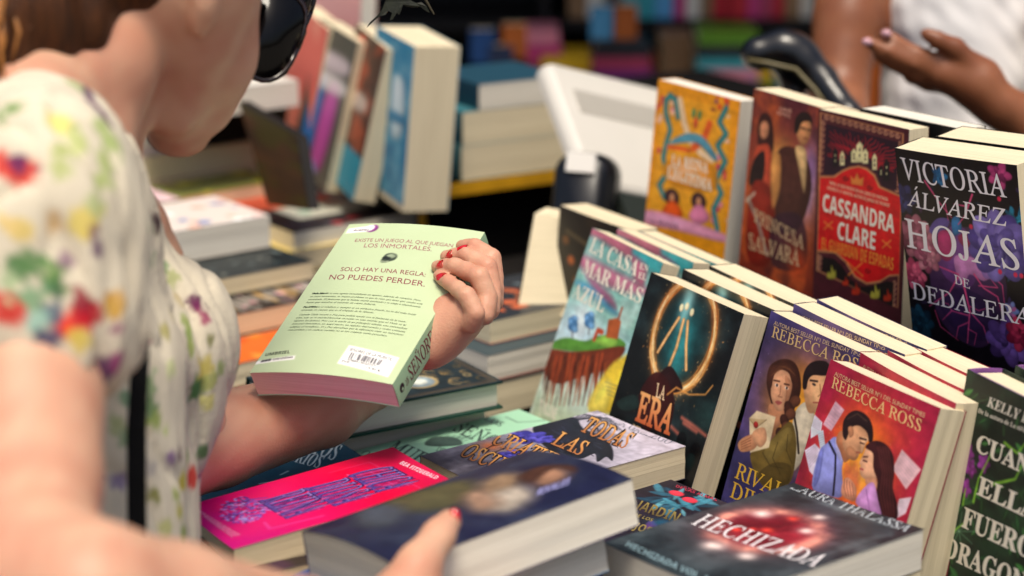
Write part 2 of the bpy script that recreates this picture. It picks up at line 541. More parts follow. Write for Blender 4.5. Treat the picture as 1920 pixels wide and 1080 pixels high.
def book(name, w_, h, t, pose, front, label, group=None, spine='#555555', back='#666666', pages=None, bend=0.0, bow=0.0, lift=0.0,
         side='L', hard=False, edge='#d8d0c4', mt=None, spinecv=None, facing='front_cover', droop=0.0, cat='book'):
    """one book = Empty at its foot > page_block, the printed front cover, spine, back cover. Sizes in mm."""
    R = rotm(*pose[3:])
    org = np.array(pose[:3]) + R @ np.array([0, -h, -t]) / 1000
    root = empty(name, m4(R, org), label, cat, group)
    pages = pages or PAGE_CREAM
    mt = mt or PRINT
    ov = 3.0 if hard else 0.0          # board overhang
    bt = 2.6 if hard else 0.45         # cover thickness
    def D(p):
        p = np.asarray(p, float).copy()
        x = p[:, 0] / w_; z = p[:, 2] / t; y = p[:, 1] / h
        x_ = x if side == 'L' else 1 - x
        arch = 4 * np.clip(x, 0, 1) * (1 - np.clip(x, 0, 1))
        p[:, 2] += bend * arch + bow * arch * np.clip(z, 0, 1.2) + lift * np.clip(x_, 0, 1) ** 2 * np.clip(z, 0, 1.2) + droop * (1 - np.clip(y, 0, 1)) ** 2 * np.clip(x_, 0, 1) ** 2
        return p / 1000
    # page block
    nx = 12
    xs = np.linspace(ov * .3 + .3 if side == 'L' else ov + .6, w_ - (ov + .6 if side == 'L' else ov * .3 + .3), nx)
    y0, y1 = ov + .4, h - ov - .4
    nz = 5
    zs = np.linspace(bt, t - bt, nz)
    pv = []; pf = []
    jit = random.Random(int(abs(org[0]) * 1e5))
    off = [jit.uniform(-.35, .35) for _ in zs]
    ringn = 2 * nz
    for i, x in enumerate(xs):
        for k, z in enumerate(zs):
            fe = (i == nx - 1) if side == 'L' else (i == 0)
            pv.append((x + (off[k] if fe else 0), y0 + off[k] * .5, z))
        for k, z in reversed(list(enumerate(zs))):
            fe = (i == nx - 1) if side == 'L' else (i == 0)
            pv.append((x + (off[k] if fe else 0), y1 + off[(k + 2) % nz] * .5, z))
    for i in range(nx - 1):
        for k in range(ringn):
            a = i * ringn + k; b = i * ringn + (k + 1) % ringn
            pf.append((a, a + ringn, b + ringn, b))
    for i, rev in ((0, False), (nx - 1, True)):
        for k in range(nz - 1):
            q = (i * ringn + k, i * ringn + k + 1, i * ringn + ringn - 2 - k, i * ringn + ringn - 1 - k)
            pf.append(q[::-1] if rev else q)
    mb = MB().add(D(pv), pf, '#d8c8a8')
    mb.obj('page_block', pages, root)
    # printed face on a fine grid, its letters a hair above it
    if front is None:
        front = Canvas(w_, h, 12.0, back)
    nyy, nxx = front.ny, front.nx
    gx = front.X * (w_ + (ov if side == 'L' else 0)) / front.w
    gv = np.stack([gx.ravel(), h - front.Y.ravel(), np.full(gx.size, float(t))], 1)
    im = np.clip(front.im, 0, 1).reshape(-1, 3)
    ii = np.arange(nyy * nxx).reshape(nyy, nxx)
    gf = np.stack([ii[1:, :-1], ii[1:, 1:], ii[:-1, 1:], ii[:-1, :-1]], -1).reshape(-1, 4)
    V = [D(gv)]; Cc = [lin(im)]
    F = gf.tolist()
    n = len(gv)
    bd = np.concatenate([ii[0, :], ii[1:, -1], ii[-1, -2::-1], ii[-2:0:-1, 0]])
    low = gv[bd].copy(); low[:, 2] -= bt
    V.append(D(low)); Cc.append(np.broadcast_to(lin(edge), (len(bd), 3)))
    k = len(bd)
    for j in range(k):
        F.append((int(bd[j]), int(bd[(j + 1) % k]), n + (j + 1) % k, n + j))
    n += k
    for q, f, cc, layer in front.txt:
        lift_ = 0.10 + .07 * layer
        tv = np.stack([q[:, 0], h - q[:, 1], np.full(len(q), float(t))], 1)
        ok = (q[:, 0] > .3) & (q[:, 0] < w_ - .3) & (q[:, 1] > .3) & (q[:, 1] < h - .3)
        tv = D(tv); tv[:, 2] += lift_ / 1000
        V.append(tv); Cc.append(lin(cc))
        F += [tuple(i + n for i in fc) for fc in f if all(ok[i] for i in fc)]
        n += len(q)
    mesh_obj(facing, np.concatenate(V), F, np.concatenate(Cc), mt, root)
    # spine, slightly rounded
    kz = 8
    tt = np.linspace(0, 1, kz + 1)
    bul = (.09 if hard else .03) * t * 4 * tt * (1 - tt)
    xs0 = -bul if side == 'L' else w_ + bul
    sv = []
    ny2 = 2
    if spinecv is not None:
        ny2 = spinecv.ny; 
    ysn = np.linspace(h, 0, ny2)
    for yv in ysn:
        for j in range(kz + 1):
            sv.append((xs0[j], yv, tt[j] * t))
    sf = []
    for i in range(ny2 - 1):
        for j in range(kz):
            a = i * (kz + 1) + j
            q = (a, a + kz + 1, a + kz + 2, a + 1)
            sf.append(q if side == 'L' else q[::-1])
    m2 = MB().add(D(sv), sf, spine)
    if hard:
        m2.add(D([(p[0] + (2.4 if side == 'L' else -2.4), p[1], p[2]) for p in sv]), [q[::-1] for q in sf], edge)
        a = kz + 1; nn = len(sv); last = (ny2 - 1) * a
        m2.add(D([p for p in sv[:a]] + [(p[0] + (2.4 if side == 'L' else -2.4), p[1], p[2]) for p in sv[:a]]), [(j, j + 1, a + j + 1, a + j) for j in range(kz)], edge)
    if spinecv is not None:
        for q, f, cc, layer in spinecv.txt:
            z = q[:, 0] * t / spinecv.w; yv = h - q[:, 1]
            b = .03 * t * 4 * (z / t) * (1 - z / t)
            x = (-b - .15) if side == 'L' else (w_ + b + .15)
            m2.add(D(np.stack([np.broadcast_to(x, z.shape), yv, z], 1)), f, lin(cc))
    m2.obj('spine', mt, root)
    # back cover
    xa, xb = (0, w_ + ov) if side == 'L' else (-ov, w_)
    nb = 8
    xs = np.linspace(xa, xb, nb)
    bv = [(x, yv, z) for x in xs for (yv, z) in ((0, 0), (h, 0), (h, bt), (0, bt))]
    bf = []
    for i in range(nb - 1):
        for k in range(4):
            a = i * 4 + k; b = i * 4 + (k + 1) % 4
            bf.append((a, b, b + 4, a + 4)[::-1])
    bf += [(0, 1, 2, 3)[::-1], tuple((nb - 1) * 4 + k for k in range(4))]
    MB().add(D(bv), bf, back).obj('back_cover' if facing == 'front_cover' else 'front_cover', mt, root)
    return root

def twin(src, pose, w_, h, t, label, group=None):
    """another copy of the same edition with its own parts"""
    R = rotm(*pose[3:])
    org = np.array(pose[:3]) + R @ np.array([0, -h, -t]) / 1000
    r = src.copy(); COL.objects.link(r)
    r.matrix_world = m4(R, org)
    tag(r, label, src['category'], group)
    for c in list(src.children):
        d = c.copy(); COL.objects.link(d); d.parent = r
    return r

def behind(pose, dx, dd, dz=0.0, yaw=0, tilt=0, roll=0):
    """pose of a book standing dd mm behind, dx mm along its cover"""
    R = rotm(*pose[3:])
    o = np.array(pose[:3]) + R @ np.array([dx, 0, -dd]) / 1000
    return (o[0], o[1], o[2] + dz / 1000, pose[3] + yaw, pose[4] + tilt, pose[5] + roll)

def lying(px, py, z, yaw, w_, h, tilt=90.0, roll=0.0, corner='TL'):
    """pose of a book lying flat whose named cover corner is seen at a photo pixel at height z"""
    p = onz(px, py, z)
    R = rotm(yaw, tilt, roll)
    off = {'TL': (0, 0), 'TR': (w_, 0), 'BL': (0, h), 'BR': (w_, h)}[corner]
    o = p - R @ np.array([off[0], -off[1], 0]) / 1000
    return (o[0], o[1], o[2], yaw, tilt, roll)
# ------------------------------------------------------------------ poses of the racked and lying books (top-left front corner, yaw, tilt, roll)
REINA = (0.1796, 2.5859, 1.0890, 49.9, 3.3, -2.9)
PRINCESA = (0.2815, 2.4504, 1.1027, 59.5, 3.2, -1.2)
CASSANDRA = (0.3378, 2.3174, 1.1038, 59.2, 0.2, 1.1)
VICTORIA = (0.3845, 2.1009, 1.1059, 52.2, -8.1, 3.4)
CASA = (0.0917, 2.3483, 0.9609, 60.4, 19.8, -2.6)
ERA = (0.1455, 2.1526, 0.9624, 54.6, 16.6, -3.7)
BLUE = (0.2564, 2.0247, 0.9577, 51.1, 11.8, -6.1)
RED = (0.2985, 1.9046, 0.9455, 54.9, 16.1, -2.7)
KELLY = (0.4099, 1.8286, 0.9601, 66.7, 6.4, -0.4)
TODAS = (0.0903, 2.1358, 0.8153, 54.3, 89.1, -0.4)
HECH = (0.2570, 1.8259, 0.8523, 51.5, 90.1, 0.0)
PINK = (-0.1128, 1.9074, 0.8571, 82.6, 84.0, 21.1)
ORNATE = (-0.0923, 2.3245, 0.8301, 58.2, 90.0, -0.4)
TEAL = (-0.1807, 2.0849, 0.8001, 72.3, 89.3, 13.2)
GREEN = (-0.1638, 2.0856, 1.0304, 30.0, 66.1, 6.7)
HELD = (0.0141, 1.7646, 0.9055, 110.2, 80.7, 55.4)
MINT = lying(973, 767, 0.780, 52.0, 146, 219)
JARDIN = lying(1258, 899, 0.800, 52.0, 150, 225)

def cv(pose, w_, h, res, base):
    return Canvas(w_, h, res, base, photo_to_cover(pose))
def m(tr, pts):
    return tr(pts)
ZA, ZB, ZC, ZD = ztr(1400, 160, 2.077), ztr(1660, 240, 2.346), ztr(1160, 140, 2.7), ztr(960, 340, 3.0)
ZE, ZG, ZH, ZI = ztr(1280, 560, 2.0766), ztr(620, 400, 3.0), ztr(340, 720, 3.0), ztr(760, 720, 3.0)
ZJ = ztr(1000, 900, 6.0)
ZL = ztr(1400, 540, 3.692)
ZK = ztr(440, 380, 2.572)

# ---- crimson romance cover: couple face to face, orange sunset, flying letters
def paint_red():
    c = cv(RED, 150, 230, 0.75, '#9c1f3f')
    t = ZE
    c.clouds('#6a1a30', .75, 4, 5, .42, .7, 11)
    c.glow(t([(700, 640)])[0], 66, '#d8343f', .9, 2.4, 1.15)
    c.glow(t([(700, 640)])[0], 47, '#f06a26', .95, 2.4, 1.1)
    c.glow(t([(690, 640)])[0], 31, '#f8a22a', .95, 2.4, 1.1)
    c.glow(t([(700, 690)])[0], 16, '#fcc65a', .7)
    c.clouds('#b0204a', .4, 6, 8, .55, .75, 12)
    c.specks(60, '#f6c98a', (.2, .5), .6)
    for p in ((560, 410), (880, 562), (945, 550), (800, 495), (475, 690), (565, 367), (935, 615), (625, 395), (760, 470), (985, 590)):
        c_star(c, t([p])[0], 2.2, '#f7cf86')
    pap = [([(605, 400), (645, 435), (590, 517), (553, 490)], '#d8a9b8'), ([(512, 450), (550, 482), (545, 522), (500, 545), (498, 500)], '#dfe0ea'),
           ([(530, 520), (555, 512), (568, 580), (545, 590)], '#c9d8e4'), ([(475, 590), (520, 565), (560, 600), (588, 690), (575, 745), (500, 672)], '#dccfe2'),
           ([(880, 590), (952, 668), (895, 745), (843, 665)], '#e3b9bd'), ([(868, 782), (915, 775), (892, 838), (850, 862)], '#e6d3da'), ([(520, 690), (560, 720), (540, 740)], '#e0d5e6')]
    for q, col in pap:
        c.poly(t(q), col, 1, None, False)
        q = np.array(q, float)
        if len(q) >= 4:
            for k in range(1, 8):
                f = k / 8
                a, b = q[0] + (q[-1] - q[0]) * f, q[1] + (q[2] - q[1]) * f
                c.line(t([a + (b - a) * .12, a + (b - a) * .85]), .45, '#a98ba5', .6)
    # man: shirt, braces, neck, face, hair
    c.poly(t([(513, 728), (540, 600), (575, 562), (612, 540), (655, 592), (640, 660), (642, 772), (560, 760)]), '#8d93d8')
    c.poly(t([(612, 545), (655, 592), (640, 640), (615, 600)]), '#b4b6ec')
    c.poly(t([(540, 600), (560, 590), (545, 700), (520, 730)]), '#6c72bd', .7)
    c.line(t([(583, 560), (612, 610), (612, 680), (606, 765)]), 2.6, '#23202f')
    c.poly(t([(612, 552), (640, 515), (690, 590), (652, 640), (632, 600)]), '#b87652')
    c.poly(t([(648, 505), (690, 468), (742, 512), (752, 548), (738, 566), (722, 604), (713, 603), (705, 620), (690, 631), (668, 622), (652, 598), (640, 560)]), '#d29a72')
    c.poly(t([(652, 598), (672, 575), (700, 600), (704, 620), (690, 631), (668, 622)]), '#b57a56', .8)
    c.poly(t([(720, 540), (752, 548), (738, 566), (722, 604), (716, 580)]), '#e6b388', .8)
    c.poly(t([(640, 530), (642, 480), (665, 448), (700, 438), (740, 458), (763, 500), (765, 555), (750, 562), (742, 525), (715, 500), (690, 497), (672, 510), (660, 540), (652, 552)]), '#2b1c1e')
    c.line(t([(660, 470), (700, 450), (740, 480)]), 1.4, '#5a4238', .7)
    c.poly(t([(662, 505), (680, 500), (686, 530), (670, 542)]), '#c0835f')
    c.line(t([(712, 545), (738, 552)]), 1.5, '#2b1c1e'); c.line(t([(714, 563), (730, 568)]), 1.2, '#2b1c1e')
    c.line(t([(700, 600), (713, 602)]), 1.1, '#8d4038')
    # woman
    c.poly(t([(745, 575), (726, 612), (712, 640), (717, 652), (714, 664), (718, 690), (737, 706), (775, 712), (800, 660), (785, 590)]), '#e3ab86')
    c.poly(t([(737, 704), (775, 700), (790, 740), (750, 740)]), '#c98f6e')
    c.poly(t([(735, 580), (770, 556), (815, 568), (845, 610), (850, 680), (845, 740), (862, 810), (856, 862), (800, 850), (772, 790), (785, 720), (768, 660), (766, 605)]), '#3d1d20')
    for k in range(5):
        c.line(t([(785 + 10 * k, 580), (805 + 9 * k, 680), (795 + 12 * k, 760), (812 + 9 * k, 850)]), 1.0, '#6a3530', .7)
    c.line(t([(728, 632), (742, 637)]), 1.3, '#3d1d20'); c.line(t([(728, 618), (745, 618)]), 1.1, '#3d1d20'); c.line(t([(715, 664), (727, 668)]), 1.4, '#b04048')
    c.poly(t([(698, 795), (735, 735), (770, 720), (788, 790), (800, 850), (760, 842)]), '#c690cc')
    c.line(t([(740, 745), (750, 800), (755, 840)]), 1.2, '#9a66a6', .8)
    c.poly(t([(640, 762), (645, 715), (665, 698), (690, 720), (702, 752), (695, 788), (670, 785)]), '#d09070')
    for k in range(4):
        c.line(t([(652 + k * 10, 705 + k * 5), (650 + k * 12, 735), (660 + k * 10, 770)]), .7, '#8a4a3a', .8)
    c.text('AUTORA BEST SELLER Nº1 DEL SUNDAY TIMES', t([(596, 300)])[0], t([(966, 466)])[0], t([(600, 284)])[0], '#dcb98c', 'sans', exact=False)
    c.text('REBECCA ROSS', t([(584, 346)])[0], t([(950, 521)])[0], t([(593, 304)])[0], '#e6be80', 'serif', .004)
    c.finish(.12)
    return c

def c_star(c, px, r, col):
    c.star(c.tomm([px])[0], r, col)

# ---- indigo romance cover: woman with plait and letter, man behind
def paint_blue():
    c = cv(BLUE, 150, 230, 0.75, '#2c2b60')
    t = ZE
    c.clouds('#4a3f86', .8, 4, 6, .45, .68, 21)
    c.clouds('#1a1840', .7, 5, 6, .52, .75, 22)
    c.glow(t([(480, 420)])[0], 55, '#c9742e', .9)
    c.glow(t([(470, 440)])[0], 36, '#f2a632', .95)
    c.specks(110, '#c9c4ee', (.15, .45), .8)
    for p in ((392, 208), (355, 218), (275, 410), (290, 405), (470, 215), (430, 195), (330, 190), (300, 330), (520, 200)):
        c_star(c, t([p])[0], 2.0, '#c0a8c8')
    # man
    c.poly(t([(440, 470), (480, 405), (520, 425), (520, 560), (470, 640), (435, 660)]), '#c9bda6')
    c.line(t([(444, 452), (456, 520), (462, 600)]), 2.6, '#2b2420')
    c.poly(t([(480, 330), (500, 285), (560, 278), (575, 330), (560, 420), (520, 446), (494, 430)]), '#cf9a70')
    c.poly(t([(520, 330), (575, 330), (560, 420), (525, 440)]), '#e0b080', .6)
    c.poly(t([(478, 345), (484, 285), (515, 247), (570, 245), (590, 290), (560, 300), (520, 298), (500, 315), (492, 350)]), '#241a1c')
    c.line(t([(508, 318), (535, 322)]), 1.7, '#241a1c'); c.ell(t([(522, 334)])[0], 2.4, 1.1, '#2a2426'); c.line(t([(545, 335), (548, 372), (538, 380)]), 1.0, '#9a6a48'); c.line(t([(520, 404), (550, 406)]), 1.4, '#9a5044')
    # woman
    c.poly(t([(332, 330), (340, 270), (370, 243), (410, 235), (448, 252), (468, 300), (470, 360), (450, 420), (420, 480), (380, 470), (350, 400)]), '#40231c')
    c.poly(t([(345, 410), (400, 428), (402, 470), (370, 505), (345, 468)]), '#b47a58')
    c.poly(t([(352, 330), (362, 292), (392, 276), (424, 292), (436, 335), (424, 392), (402, 432), (378, 436), (360, 410), (350, 372)]), '#cf9672')
    c.poly(t([(408, 300), (436, 335), (424, 392), (402, 432), (412, 370)]), '#a96f50', .7)
    c.poly(t([(340, 330), (352, 272), (400, 250), (445, 275), (460, 340), (438, 330), (420, 285), (385, 276), (362, 300), (352, 345)]), '#4c2a20')
    for k in range(4):
        c.line(t([(352 + 9 * k, 300 - 6 * k), (385 + 9 * k, 262), (430 + 6 * k, 275 + 8 * k)]), .8, '#7a4a32', .6)
    c.line(t([(362, 318), (385, 322)]), 1.3, '#3a2018'); c.line(t([(405, 332), (424, 336)]), 1.3, '#3a2018')
    c.ell(t([(374, 337)])[0], 2.6, 1.4, '#efe2d4'); c.ell(t([(375, 337)])[0], 1.3, 1.4, '#2a1a16'); c.ell(t([(414, 348)])[0], 2.4, 1.3, '#efe2d4'); c.ell(t([(415, 348)])[0], 1.2, 1.3, '#2a1a16')
    c.line(t([(390, 340), (388, 372), (380, 380), (396, 384)]), 1.0, '#9a6248', .9)
    c.poly(t([(368, 402), (380, 397), (396, 404), (382, 414)]), '#a2504a')
    # plait
    for k in range(9):
        f = k / 8
        x, y = 440 - 70 * f + 8 * (-1) ** k, 400 + 200 * f
        c.ell(t([(x, y)])[0], 7.5 - 2 * f, 5.5, '#3a1f19' if k % 2 else '#5b3526', 1, None, 35 if k % 2 else -35)
    # coat, envelope, hands
    c.poly(t([(268, 612), (300, 580), (345, 560), (425, 478), (452, 540), (448, 640), (424, 722), (350, 745), (300, 700)]), '#6b5728')
    c.poly(t([(330, 580), (420, 500), (430, 560), (350, 640)]), '#84703a', .8)
    c.poly(t([(300, 690), (360, 640), (430, 650), (420, 720), (350, 745)]), '#4b3c1c', .8)
    for p0 in ([(380, 560), (360, 620), (390, 680)], [(420, 530), (415, 590), (436, 640)], [(320, 600), (350, 650), (400, 660)]):
        c.line(t(p0), 1.0, '#3c3016', .7)
    c.poly(t([(293, 436), (371, 460), (345, 580), (268, 600), (262, 465)]), '#dcc7a2', 1, None, False)
    c.poly(t([(262, 465), (333, 472), (290, 500)]), '#bfa57c', 1, None, False)
    c.line(t([(262, 468), (292, 502), (333, 472)]), .8, '#8a7350')
    c.ell(t([(290, 491)])[0], 3.4, 3.2, '#a02828')
    c.poly(t([(216, 562), (250, 535), (290, 530), (300, 560), (280, 588), (230, 596)]), '#c78a66')
    c.poly(t([(276, 525), (300, 505), (328, 505), (335, 550), (312, 578), (286, 560)]), '#d39a74')
    for k in range(4):
        c.line(t([(230, 560 + 9 * k), (270, 540 + 11 * k)]), .8, '#8a5238', .8)
    c.text('AUTORA BEST SELLER Nº1 DEL SUNDAY TIMES', t([(357, 101)])[0], t([(705, 229)])[0], t([(361, 86)])[0], '#cdb08c', 'sans', exact=False)
    c.text('REBECCA ROSS', t([(348, 148)])[0], t([(712, 290)])[0], t([(357, 106)])[0], '#cfae78', 'serif', .004)
    c.text('RIVALES', t([(205, 695)])[0], t([(480, 820)])[0], t([(222, 638)])[0], '#d4a838', 'serif', .006)
    c.text('DIVINOS', t([(186, 770)])[0], t([(470, 900)])[0], t([(202, 712)])[0], '#d4a838', 'serif', .006)
    c.finish(.12)
    return c

# ---- forest green hardback
def paint_kelly():
    c = cv(KELLY, 155, 235, 0.9, '#14211c')
    t = ZE
    c.clouds('#24402c', .8, 5, 7, .45, .65, 31)
    rg = random.Random(4)
    for k in range(120):
        x, y = rg.uniform(0, 155), rg.uniform(12, 235)
        a = rg.uniform(0, 2 * pi); L = rg.uniform(8, 20)
        col = rg.choice(['#1e4a2a', '#2f6a34', '#17351f', '#3f7f3a', '#0d1814', '#28552c'])
        dx, dy = L * cos(a), L * sin(a)
        c.poly([(x, y), (x + dx * .5 - dy * .22, y + dy * .5 + dx * .22), (x + dx, y + dy), (x + dx * .5 + dy * .22, y + dy * .5 - dx * .22)], col, .85, None, True, True)
        c.line([(x, y), (x + dx, y + dy)], .5, '#5c9a50', .6, None, True)
    for p in ((1080, 620), (1110, 600), (1075, 690), (1120, 660), (1100, 735), (1060, 650), (1170, 640)):
        c.flower(t([p])[0], 9, '#b04ab8', '#5a1a58', 5, p[0])
    for q in ([(1130, 790), (1150, 700), (1220, 560)], [(1090, 800), (1100, 740)], [(1210, 720), (1290, 700), (1329, 620)], [(1010, 1000), (1060, 900), (1110, 860)], [(1250, 560), (1300, 600), (1329, 560)]):
        c.line(t(q), 3.2, '#8fd03c', .9, None, False, .4)
    for k in range(9):
        a = 2 * pi * k / 9
        c.line(t([(1075, 905), (1075 + 65 * cos(a), 905 + 75 * sin(a))]), .7, '#7fb08a', .7)
    W = '#eee6d4'
    c.text('KELLY BARNHILL', t([(1184, 418)])[0], t([(1520, 565)])[0], t([(1196, 382)])[0], W, 'serifb')
    c.text('De la autora de La niña que bebió luz de luna', t([(1150, 443)])[0], t([(1520, 600)])[0], t([(1154, 426)])[0], W, 'serifb', exact=False)
    for s, bl, br, tl in (('CUANDO', (1140, 592), (1465, 745), (1154, 528)), ('ELLAS', (1145, 760), (1420, 890), (1160, 692)), ('FUERON', (1085, 886), (1420, 1046), (1100, 812)), ('DRAGONES', (1015, 1000), (1420, 1195), (1030, 926))):
        c.text(s, t([bl])[0], t([br])[0], t([tl])[0], W, 'serifb', .012)
    c.finish(.12)
    return c

# ---- red and maroon fantasy cover with gold frame
def paint_cassandra():
    c = cv(CASSANDRA, 150, 230, 0.85, '#4d1a26')
    t = ZA
    G = '#c98a58'
    c.poly(t([(286, 104), (612, 188), (590, 868), (272, 722)]), G, 1, None, False)
    c.poly(t([(291, 110), (606, 191), (586, 862), (277, 718)]), '#54202a', 1, None, False)
    def scroll(p0, p1, n, r):
        for k in range(n):
            f = (k + .5) / n
            p = np.array(p0, float) + (np.array(p1, float) - p0) * f
            th = np.linspace(0, 2 * pi, 14)
            c.line(t([(p[0] + r * cos(x), p[1] + r * sin(x)) for x in th[:11]]), .9, '#d9a377', 1)
            c.line(t([(p[0] + r * .45 * cos(x), p[1] + r * .45 * sin(x)) for x in th[2:13]]), .8, '#d9a377', 1)
    scroll((300, 122), (600, 200), 13, 9); scroll((299, 135), (286, 340), 9, 8); scroll((598, 215), (585, 420), 8, 8); scroll((578, 760), (570, 860), 5, 8); scroll((288, 660), (280, 720), 3, 8)
    c.poly(t([(310, 150), (590, 222), (584, 408), (530, 398), (508, 345), (470, 312), (432, 305), (400, 312), (345, 345), (300, 350)]), '#2a1024', 1, None, False)
    rg = random.Random(2)
    for k in range(30):
        a = radians(180 + 180 * (k + .5) / 30)
        r1 = 60 + rg.uniform(0, 25); pts = []
        for j in range(7):
            rr = r1 + j * 19
            pts.append((440 + rr * cos(a) + 5 * sin(j * 1.9 + k), 310 + rr * .72 * sin(a) + 4 * cos(j * 1.7 + k) + .24 * rr * cos(a)))
        pts = [q for q in pts if 312 < q[0] < 586 and q[1] > 158 + (q[0] - 310) * .256 + 3]
        if len(pts) > 1:
            c.line(t(pts), 1.7, '#c8202e', .95, None, False, .5)
    for x, y, wd, hh in ((345, 318, 20, 60), (372, 312, 18, 42), (418, 300, 22, 40), (440, 300, 26, 66), (462, 305, 22, 44), (498, 330, 18, 50), (545, 372, 22, 70), (523, 356, 18, 30)):
        col = '#e9dfa6' if wd in (18, 22, 26) and 360 < x < 500 else '#141018'
        c.poly(t([(x - wd / 2, y), (x - wd / 2, y - hh), (x, y - hh - 16), (x + wd / 2, y - hh), (x + wd / 2, y)]), col, 1, None, False)
        for j in range(2):
            c.ell(t([(x, y - hh * (.4 + .35 * j))])[0], 1.0, 1.4, '#2a1024' if col != '#141018' else '#e9dfa6')
    c.poly(t([(286, 352), (340, 352), (372, 330), (400, 318), (436, 312), (470, 322), (500, 348), (520, 392), (600, 428), (594, 742), (556, 745), (520, 768), (466, 776), (420, 748), (384, 690), (345, 655), (276, 648)]), G, 1, None, False)
    c.poly(t([(286, 360), (342, 360), (374, 338), (402, 326), (436, 320), (466, 330), (494, 354), (514, 399), (599, 436), (594, 735), (556, 737), (518, 760), (468, 768), (424, 741), (388, 684), (347, 647), (277, 640)]), '#dc141c', 1, None, False)
    # crown
    c.poly(t([(408, 385), (404, 350), (418, 366), (430, 340), (440, 366), (456, 356), (452, 392)]), '#e0823a', 1, None, False)
    for (x, y) in ((385, 362), (478, 398), (375, 690), (470, 722)):
        c.line(t([(x + 12 * cos(a) * (1 - a / 9), y + 10 * sin(a) * (1 - a / 9)) for a in np.linspace(0, 7, 12)]), .9, '#3a0c12')
    for (x, y) in ((318, 545), (545, 618), (422, 716)):
        d = 16 if y < 700 else 30
        c.line(t([(x - d, y - d * .9), (x + d, y + d * .9)]), 1.6, '#ee9038'); c.line(t([(x - d, y + d * .9), (x + d, y - d * .9)]), 1.6, '#ee9038')
    # lower dark window with flames
    c.poly(t([(296, 668), (340, 676), (372, 705), (405, 755), (450, 785), (500, 780), (548, 762), (572, 768), (568, 862), (292, 722)]), '#1a1216', 1, None, False)
    for x, y, s in ((330, 725, 26), (500, 800, 28), (548, 815, 24), (425, 790, 24), (385, 760, 18)):
        c.poly(t([(x - s * .6, y + s), (x - s * .5, y), (x - s * .1, y + s * .2), (x, y - s), (x + s * .35, y), (x + s * .6, y - s * .3), (x + s * .6, y + s)]), '#b8b040' if s > 25 else '#c8341e', .95)
    W = '#f3ead8'
    c.text('TODO LO QUE BUSCO EN UN LIBRO DE FANTASÍA.', t([(322, 385)])[0], t([(552, 452)])[0], t([(323, 372)])[0], '#f0c0a0', 'sansb', exact=False)
    c.text('GEORGE R. R. MARTIN, AUTOR DE JUEGO DE TRONOS', t([(314, 404)])[0], t([(556, 475)])[0], t([(315, 391)])[0], '#f0c0a0', 'sansb', exact=False)
    c.text('CASSANDRA', t([(296, 488)])[0], t([(574, 576)])[0], t([(299, 422)])[0], W, 'sansb', .004)
    c.text('CLARE', t([(354, 597)])[0], t([(500, 641)])[0], t([(357, 530)])[0], W, 'sansb', .004)
    c.text('EL GUARDIÁN DE ESPADAS', t([(292, 638)])[0], t([(571, 721)])[0], t([(294, 592)])[0], '#ee9038', 'sansb')
    c.finish(.10)
    return c

